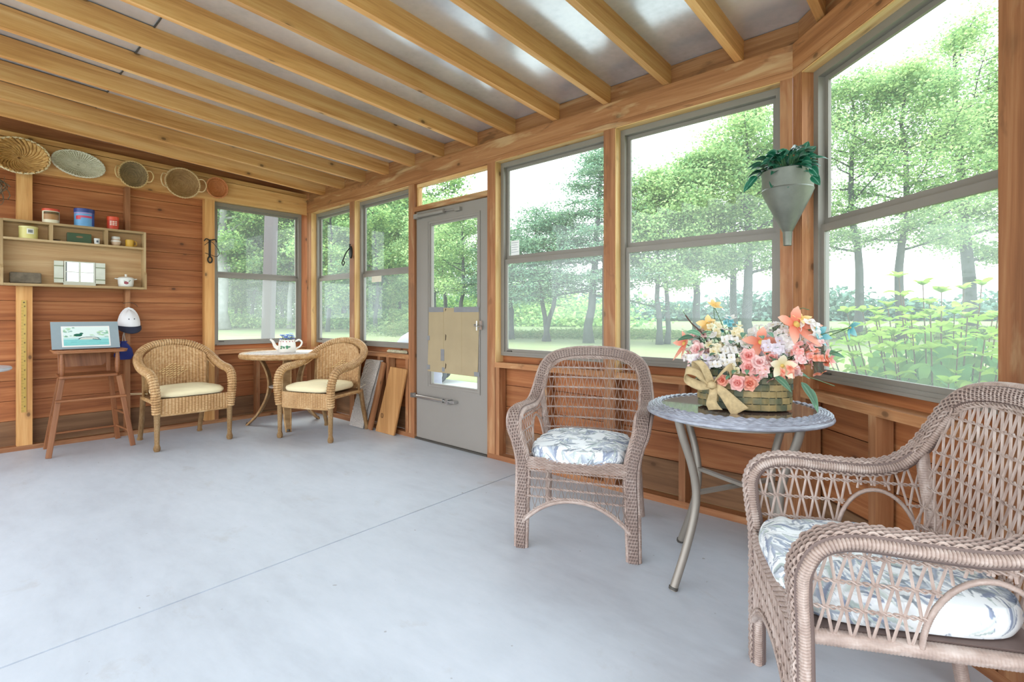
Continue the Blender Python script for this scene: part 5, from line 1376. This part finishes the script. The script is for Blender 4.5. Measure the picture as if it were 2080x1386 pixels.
m_hyd = leaf_mat('hydrangea_leaves', srgb(98, 150, 96), srgb(146, 186, 112), 0.45, 5.0)
m_hyd_tip = leaf_mat('hydrangea_tip_leaves', srgb(132, 170, 70), srgb(166, 192, 96), 0.5, 5.0)
m_tall = leaf_mat('tall_grass', srgb(92, 122, 74), srgb(138, 150, 102), 0.3, 0.4)
m_bark = plain('grey_bark', srgb(74, 74, 76), 0.9, 0.0, 0.25, 3.0, 0.5, 9.0)
m_bark_pale = plain('pale_bark', srgb(146, 146, 144), 0.9, 0.0, 0.2, 2.0, 0.3, 9.0)

def leaf_quads(name, C0, size, mat, rs, parent=None, asp=0.62, upbias=0.6):
    """n small folded leaf blades, one mesh; C0 (n,3) positions, size scalar or (n,)"""
    n = len(C0); size = np.full(n, size) if np.isscalar(size) else size
    d = rs.normal(size=(n, 3)); d[:, 2] *= 0.5; d /= np.linalg.norm(d, axis=1)[:, None]
    u = rs.normal(size=(n, 3)); u[:, 2] += upbias * 2; u -= d * np.sum(u * d, 1)[:, None]; u /= np.linalg.norm(u, axis=1)[:, None]
    w = np.cross(d, u)
    s_ = (size * rs.uniform(0.7, 1.3, n))[:, None]
    V = np.stack([C0 - d * s_ * .5, C0 + w * s_ * asp * .5 + u * s_ * .08, C0 + d * s_ * .5, C0 - w * s_ * asp * .5 + u * s_ * .08], 1).reshape(-1, 3)
    me = bpy.data.meshes.new(name); me.vertices.add(4 * n); me.vertices.foreach_set('co', V.astype(np.float32).ravel())
    me.loops.add(4 * n); me.loops.foreach_set('vertex_index', np.arange(4 * n, dtype=np.int32))
    me.polygons.add(n); me.polygons.foreach_set('loop_start', np.arange(0, 4 * n, 4, dtype=np.int32)); me.polygons.foreach_set('loop_total', np.full(n, 4, np.int32))
    me.materials.append(mat); me.update(calc_edges=True); me.validate()
    o = bpy.data.objects.new(name, me); COL.objects.link(o)
    if parent: o.parent = parent
    return o

def make_tree(name, label, cat, seed, H, cr, cb, tr, nleaf, ls, style='maple', bark=None, lean=(0, 0), fork=False, leafm=None, group=None):
    rs = np.random.default_rng(seed); r_ = random.Random(seed)
    t = thing(name, label, cat, group=group)
    mb = MB(); anchors = []
    bark = bark or m_bark
    trunks = [(0.0, 0.0, 1.0)] if not fork else [(-0.16, 0.0, .95), (0.19, 0.3, .9)]
    for fx, fy, sc in trunks:
        n = 12; zz = np.linspace(0, H * .93 * sc, n)
        wob = np.cumsum(rs.normal(0, H * .006, (n, 2)), 0)
        px = lean[0] * zz + wob[:, 0] + (fx * np.minimum(zz, 3.5) if fork else 0); py = lean[1] * zz + wob[:, 1]
        rad = tr * (1 - zz / H) ** 0.8 + .012; rad[0] *= 1.35
        if fork: rad *= .72
        pts = np.stack([px, py, zz], 1); mb.tube(pts, rad, 9)
        nb = 24 if style != 'pine' else 40
        for k in range(nb):
            f = k / nb; z0 = cb + (H * .93 * sc - cb) * f ** .9
            x0 = np.interp(z0, zz, px); y0 = np.interp(z0, zz, py)
            az = k * 2.4 + r_.uniform(-.5, .5)
            if style == 'pine':
                L = cr * (1 - f) ** .75 * r_.uniform(.7, 1.15) + .3; el = r_.uniform(-.16, .22)
            else:
                L = cr * (sin(pi * (0.25 + .72 * f)) ** .8) * r_.uniform(.7, 1.15); el = r_.uniform(.1, .75) * (0.5 + f)
            seg = 6; q = [np.array([x0, y0, z0])]; da = az
            for s_ in range(seg):
                da += r_.uniform(-.25, .25); e = el + (.05 * s_ if style != 'pine' else -.03 * s_)
                q.append(q[-1] + np.array([cos(da) * cos(e), sin(da) * cos(e), sin(e)]) * L / seg)
            rb = max(.012, np.interp(z0, zz, rad) * .42)
            mb.tube(q, np.linspace(rb, .008, seg + 1), 5)
            for s_ in range(2, seg + 1):
                anchors.append((q[s_], L)); 
                # side twigs
                if s_ < seg:
                    for sd in (-1, 1):
                        a2 = da + sd * r_.uniform(.6, 1.2); tl = L * .32 * r_.uniform(.5, 1)
                        e2 = q[s_] + np.array([cos(a2) * tl, sin(a2) * tl, (r_.uniform(-.1, .3) if style != 'pine' else r_.uniform(-.1, .08)) * tl])
                        mb.tube([q[s_], e2], [rb * .35, .005], 4); anchors.append((e2, L)); anchors.append(((q[s_] + e2) / 2, L))
    mb.build('trunk', bark, t, smooth=True)
    A = np.array([a for a, _ in anchors]); wgt = np.ones(len(A)) * np.random.default_rng(seed + 5).uniform(.15, 1.35, len(A)) ** 2; wgt /= wgt.sum()
    pick = rs.choice(len(A), nleaf, p=wgt)
    sd = np.array([.42, .42, .22]) * (cr / 3.5) ** .6 if style != 'pine' else np.array([.42, .42, .10]) * (cr / 3) ** .6
    pos = A[pick] + rs.normal(size=(nleaf, 3)) * sd
    pos[:, 2] = np.maximum(pos[:, 2], cb * .62)
    leaf_quads('foliage', pos, ls, leafm or (m_pine if style == 'pine' else m_maple), rs, t, 0.62 if style != 'pine' else .34, 0.6)
    return t
def put(t, x, y, rz=0, s=1.0):
    t.location = (x, y, GZ); t.rotation_euler = (0, 0, rz); t.scale = (s, s, s); return t
def again(src, label, x, y, rz, s=1.0, group=None):
    r = dup(src, label=label, group=group); return put(r, x, y, rz, s)

# pines seen through the window beside the door
p1 = put(make_tree('pine_tree', 'blue green pine whose trunk forks in a V near the grass', 'tree', 1, 7.4, 3.4, 2.3, .17, 24000, .15, 'pine', fork=True), -9.7, 16.9, 0.6)
p2 = put(make_tree('pine_tree', 'tall pine with a single leaning trunk and the pointed top, right of the forked pine', 'tree', 2, 9.6, 3.2, 2.2, .20, 26000, .15, 'pine', lean=(.045, .05)), -7.42, 17.07, 0.2)
again(p1, 'pine with drooping boughs at the left edge of the window beside the door', -12.6, 17.4, 2.4, .88)
# maples in the middle window and the angled window
mA = put(make_tree('maple_tree', 'slim young maple, straight trunk, left one of the close pair in the middle window', 'tree', 3, 7.9, 2.3, 2.5, .12, 14000, .13), -4.47, 18.11)
mB = put(make_tree('maple_tree', 'slim maple with a slanting trunk beside the straight young one', 'tree', 4, 7.4, 2.2, 2.5, .11, 12500, .13, lean=(.05, .03)), -4.27, 18.56, 1.0)
mC = put(make_tree('maple_tree', 'maple with a dark straight trunk rising behind the left side of the flower basket', 'tree', 5, 9.0, 2.9, 2.9, .18, 23000, .14), -3.73, 20.26, 2.0)
again(mC, 'maple with a forking upper trunk, set farther back in the middle window', -3.75, 25.4, 4.0, 1.12)
mE = put(make_tree('maple_tree', 'tall maple with a thick grey trunk near the corner post with the funnel', 'tree', 6, 11.2, 3.2, 3.2, .23, 26000, .15), -1.72, 21.41, 0.5)
mF = put(make_tree('maple_tree', 'maple with a crooked trunk at the left of the angled window', 'tree', 14, 14.6, 4.0, 4.6, .22, 24000, .155), 1.22, 29.0, 3.1)
again(mF, 'slender maple whose trunk rises above the hydrangea in the angled window', 3.06, 28.9, 0.4, .97)
mH = put(make_tree('maple_tree', 'largest maple, thick grey trunk, crown highest in the angled window', 'tree', 8, 19.5, 5.2, 4.5, .36, 22000, .18), 5.47, 38.0, 1.4)
again(mE, 'broad maple mostly hidden behind the thick wall post at the frame edge', 8.6, 38.5, 2.5, 1.4)
# seen through the door glass
again(mB, 'thin trunked maple at the left of the door glass', -17.2, 16.9, 2.2, 1.12)
again(mA, 'thin trunked maple at the right of the door glass', -14.3, 15.6, 5.2, .98)
again(mC, 'denser maple filling the back of the door glass', -24.0, 21.5, 1.2, 1.0)
# woods beyond the left corner
bigT = put(make_tree('maple_tree', 'huge old maple with a pale thick trunk at the left edge of the left window', 'tree', 9, 19.0, 6.5, 5.5, .52, 24000, .26, bark=m_bark_pale, leafm=m_wood_leaf), -44.3, 13.96, .7)
twA = put(make_tree('woodland_tree', 'pale slender trunk, left one of the twin pale trunks in the left window', 'tree', 10, 17.0, 4.2, 4.5, .24, 20000, .26, bark=m_bark_pale, leafm=m_wood_leaf), -43.75, 19.84, .2)
again(twA, 'pale slender trunk, right one of the twin pale trunks in the left window', -43.1, 20.5, 1.9, .97)
WL = 'grey trunked woodland tree with a full green crown beyond the lawn'
wdA = put(make_tree('woodland_tree', WL, 'tree', 12, 18.0, 4.8, 3.0, .22, 24000, .28, leafm=m_wood_leaf, group='woodland trees beyond the lawn'), -56.3, 16.5, .2)
wdB = put(make_tree('woodland_tree', WL, 'tree', 13, 16.0, 4.4, 2.4, .19, 24000, .28, leafm=m_wood_leaf, group='woodland trees beyond the lawn'), -50.9, 18.7, .9)
for i, (x, y) in enumerate([(-58.4, 20.1), (-57.6, 23.5), (-51.5, 22.3), (-52.8, 25.2), (-46.2, 23.6), (-48.4, 26.4), (-41.0, 24.2), (-48.4, 29.2), (-41.5, 27.3), (-35.5, 24.6), (-40.6, 30.8), (-31.0, 24.6), (-50.5, 13.7), (-68.4, 24.5), (-67.1, 28.4), (-61.4, 30.9), (-58.6, 33.3), (-57.7, 36.9), (-51.8, 36.8), (-46.6, 36.1), (-64.0, 19.0), (-62.0, 14.0)]):
    again(wdA if i % 2 else wdB, WL, x, y, i * 1.7, 0.85 + 0.35 * ((i * 37) % 10) / 10, 'woodland trees beyond the lawn')
d1 = again(wdB, 'dark trunked tree standing in the window right of the corner post', -32.05, 17.4, .4, .8); del d1['group']
d2 = again(wdA, 'tree with a dark trunk in the window next to the door', -28.6, 19.6, 2.4, .72); del d2['group']

# undergrowth along the woods, tall field-edge grass, far hedge line: nobody could count these
def strip(name, label, cat, pts, n, wid, h, ls, mat, seed, asp=.3, up=0.2):
    rs = np.random.default_rng(seed); pts = np.array(pts, float)
    L = np.r_[0, np.cumsum(np.linalg.norm(np.diff(pts, axis=0), axis=1))]; s_ = rs.random(n) * L[-1]
    X = np.interp(s_, L, pts[:, 0]); Y = np.interp(s_, L, pts[:, 1])
    prof = .55 + .45 * np.sin(s_ * .33 + 2 * np.sin(s_ * .11)) * np.sin(s_ * .13 + 1.3)
    Z = GZ + rs.random(n) ** .8 * h * prof
    o = leaf_quads(name, np.stack([X + rs.normal(size=n) * wid, Y + rs.normal(size=n) * wid, Z], 1), ls, mat, rs, None, asp, up)
    return tag(o, label, cat, kind='stuff')
strip('undergrowth', 'low green undergrowth along the edge of the woods', 'undergrowth', [(-62, 10), (-52, 17), (-45, 23), (-34, 26), (-26, 24)], 26000, 1.6, 2.6, .34, m_wood_leaf, 21, .6, .5)
strip('woodland_backdrop', 'dim wall of leaves deep in the woods', 'woods', [(-80, 4), (-72, 26), (-62, 42), (-40, 50), (-24, 46)], 34000, 3.0, 9.0, .5, m_wood_leaf, 24, .65, .4)
strip('tall_grass', 'strip of tall grass between the lawn and the field', 'grass', [(-22, 16.5), (-10, 21.5), (0, 29.5), (9, 38.5)], 34000, 1.1, .95, .30, m_tall, 22, .16, -.1)
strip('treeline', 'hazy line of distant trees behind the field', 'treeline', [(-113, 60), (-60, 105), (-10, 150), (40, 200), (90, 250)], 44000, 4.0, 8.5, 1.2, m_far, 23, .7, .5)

# mown lawn and the paler field are one ground; the field lies beyond the tall grass
def field_mat():
    m, nt, out = new_mat('hay_field'); g = NT(nt)
    tc = g.n('ShaderNodeTexCoord').outputs['Object']
    a = g.noise(tc, 0.05, 4.0); b = g.noise(tc, 3.0, 3.0)
    c = g.ramp(g.math('ADD', g.math('MULTIPLY', a, 0.6), g.math('MULTIPLY', b, 0.4)), [(0.3, srgb(104, 120, 80)), (0.7, srgb(124, 134, 98))])
    g.principled(out, c, 0.95, spec=0.1); return m
fd = MB(); fd.prism([(-24, 18, -.03), (-10, 23, -.03), (0, 31, -.03), (10, 41, -.03), (110, 260, -.03), (-130, 110, -.03), (-60, 60, -.03), (-34, 34, -.03)], (0, 0, .06))
fo = struct(fd.build('field', field_mat())); fo.location = (0, 0, GZ)
pad = MB(); pad.box((-3.6, 0.25, GZ - .04), (4.0, 3.7, GZ + .02)); struct(pad.build('path', plain('path_concrete', srgb(158, 158, 154), .8, 0, .08, 3.0)))

# hydrangea just outside the angled window
hy = thing('hydrangea_bush', 'leafy hydrangea bush with bright lime tips right outside the angled window', 'bush', (5.62, 1.12, GZ))
rs = np.random.default_rng(31); r_ = random.Random(31)
stm = MB(); lf = MB(); tip = MB()
def big_leaf(mb, p, d, L, w, droop, roll=0.0):
    d = Vector(d).normalized(); up = Vector((0, 0, 1)); s_ = d.cross(up)
    if s_.length < .05: s_ = Vector((1, 0, 0))
    s_.normalize(); nrm = s_.cross(d); s_ = s_ * cos(roll) + nrm * sin(roll); nrm = s_.cross(d); V = []; n = 6
    for i in range(n + 1):
        t = i / n; ww = w * (sin(pi * min(1, t * .93 + .04)) ** .75) * (1 - .25 * t)
        if i == n: ww = .001
        c = Vector(p) + d * (L * t) - Vector((0, 0, 1)) * (droop * L * t * t)
        V += [c - s_ * ww + nrm * ww * .35, c, c + s_ * ww + nrm * ww * .35]
    F = []
    for i in range(n):
        a = i * 3; F += [(a, a + 1, a + 4, a + 3), (a + 1, a + 2, a + 5, a + 4)]
    mb.add([tuple(v) for v in V], F)
for k in range(84):
    a = k * 2.399; rr = .80 * sqrt((k + .5) / 84)
    hx, hy_ = cos(a) * rr, sin(a) * rr
    top = 1.42 - .60 * (rr / .80) ** 2.0 + r_.uniform(-.16, .10)
    q = spline([(hx * .25, hy_ * .25, 0), (hx * .7, hy_ * .7, top * .45), (hx * 1.05, hy_ * 1.05, top)], 8)
    stm.tube(q, np.linspace(.007, .003, len(q)), 5)
    n = int(top / .050)
    for j in range(4, n):
        t = j / n; p = q[min(len(q) - 1, int(t * (len(q) - 1)))]
        for sd in (0, pi):
            az = j * 1.571 + sd + a + r_.uniform(-.45, .45); L = r_.uniform(.10, .165) * (1.12 - .4 * t)
            young = t > .86
            big_leaf(tip if young else lf, p, (cos(az), sin(az), r_.uniform(.3, .9) if young else r_.uniform(-.9, .1)), L, L * r_.uniform(.30, .40), .45 if young else .6, r_.uniform(-.5, .5) if young else r_.uniform(-1.0, 1.0))
    for j in range(7):
        az = j * .9 + a; big_leaf(tip, q[-1], (cos(az), sin(az), r_.uniform(.5, 1.3)), r_.uniform(.055, .10), .022, .3, r_.uniform(-.4, .4))
stm.build('stems', plain('brown_stem', srgb(96, 72, 62), .8), hy); lf.build('foliage', m_hyd, hy, smooth=True); tip.build('tip_leaves', m_hyd_tip, hy, smooth=True)

# porch post outside the left window, covered grill, garden cart
m_mauve = plain('mauve_grey_paint', srgb(98, 88, 92), .7, 0, .04, 4.0)
po = thing('porch_post', 'mauve grey porch post standing outside the left window', 'post', (-1.62, 0.20, GZ), R_(38))
k = MB(); k.obox((0, 0, 1.9), (.066, .066, 1.9), None, 2); k.build('shaft', m_mauve, po, bevel=.006)
k = MB(); k.box((-.085, -.085, 0), (.085, .085, .12)); k.build('base', m_mauve, po, bevel=.006)
k = MB(); k.box((-.085, -.085, 3.7), (.085, .085, 3.86)); k.build('cap', m_mauve, po, bevel=.006)
po.rotation_euler = (R_(-1.2), R_(1.0), R_(38))
gc = thing('covered_grill', 'grill under a pale lavender cover, half hidden by the post left of the door', 'grill', (0.54, 1.22, GZ))
m_cover = plain('lavender_tarp', srgb(140, 140, 156), .6, 0, .05, 5.0, .2, 20.0)
k = MB(); k.lathe([(.02, 1.07), (.12, 1.06), (.25, .99), (.34, .88), (.345, .80), (.30, .55), (.31, .30), (.34, .12)], 20, sx=1.1, sy=.8, wob=lambda a, r, z: 1 + .04 * sin(7 * a) * (1.1 - z)); k.build('cover', m_cover, gc, smooth=50)
for q in range(4):
    a = R_(45 + 90 * q); k = MB(); k.tube([(.24 * cos(a), .18 * sin(a), 0), (.22 * cos(a), .17 * sin(a), .4)], .015, 8); k.build('leg', m_alu_dark, gc)
m_rub = plain('tyre_rubber', srgb(60, 62, 68), .7); m_tub = plain('grey_cart_tub', srgb(84, 88, 98), .5)
ct = thing('garden_cart', 'small grey garden cart on the path, glimpsed under the cardboard', 'cart', (-1.75, 3.35, GZ + .02), R_(42))
k = MB(); k.prism([(-.62, -.27, .22), (.30, -.27, .22), (.42, -.27, .48), (-.72, -.27, .48)], (0, .54, 0)); k.build('tub', m_tub, ct, bevel=.02)
for sx, sy in ((.1, -.33), (.1, .33), (-.5, -.33), (-.5, .33)):
    k = MB(); a = np.linspace(0, 2 * pi, 28, endpoint=False); k.tube(np.stack([sx + .13 * np.cos(a), np.full(28, sy), .165 + .13 * np.sin(a)], 1), .035, 8, closed=True); wl = k.build('wheel', m_rub, ct, smooth=60)
    k = MB(); k.lathe([(0, .02), (.09, .02), (.10, .0), (.09, -.02), (0, -.02)], 20, (sx, sy, .165), rot=Matrix.Rotation(pi / 2, 3, 'X')); k.build('hub', m_steel, wl, smooth=40)
k = MB(); k.tube(spline([(.40, 0, .25), (.75, 0, .40), (1.0, 0, .8)], 5), .014, 8); k.tube([(1.0, -.14, .8), (1.0, .14, .8)], .014, 8); k.build('handle', m_alu_dark, ct)
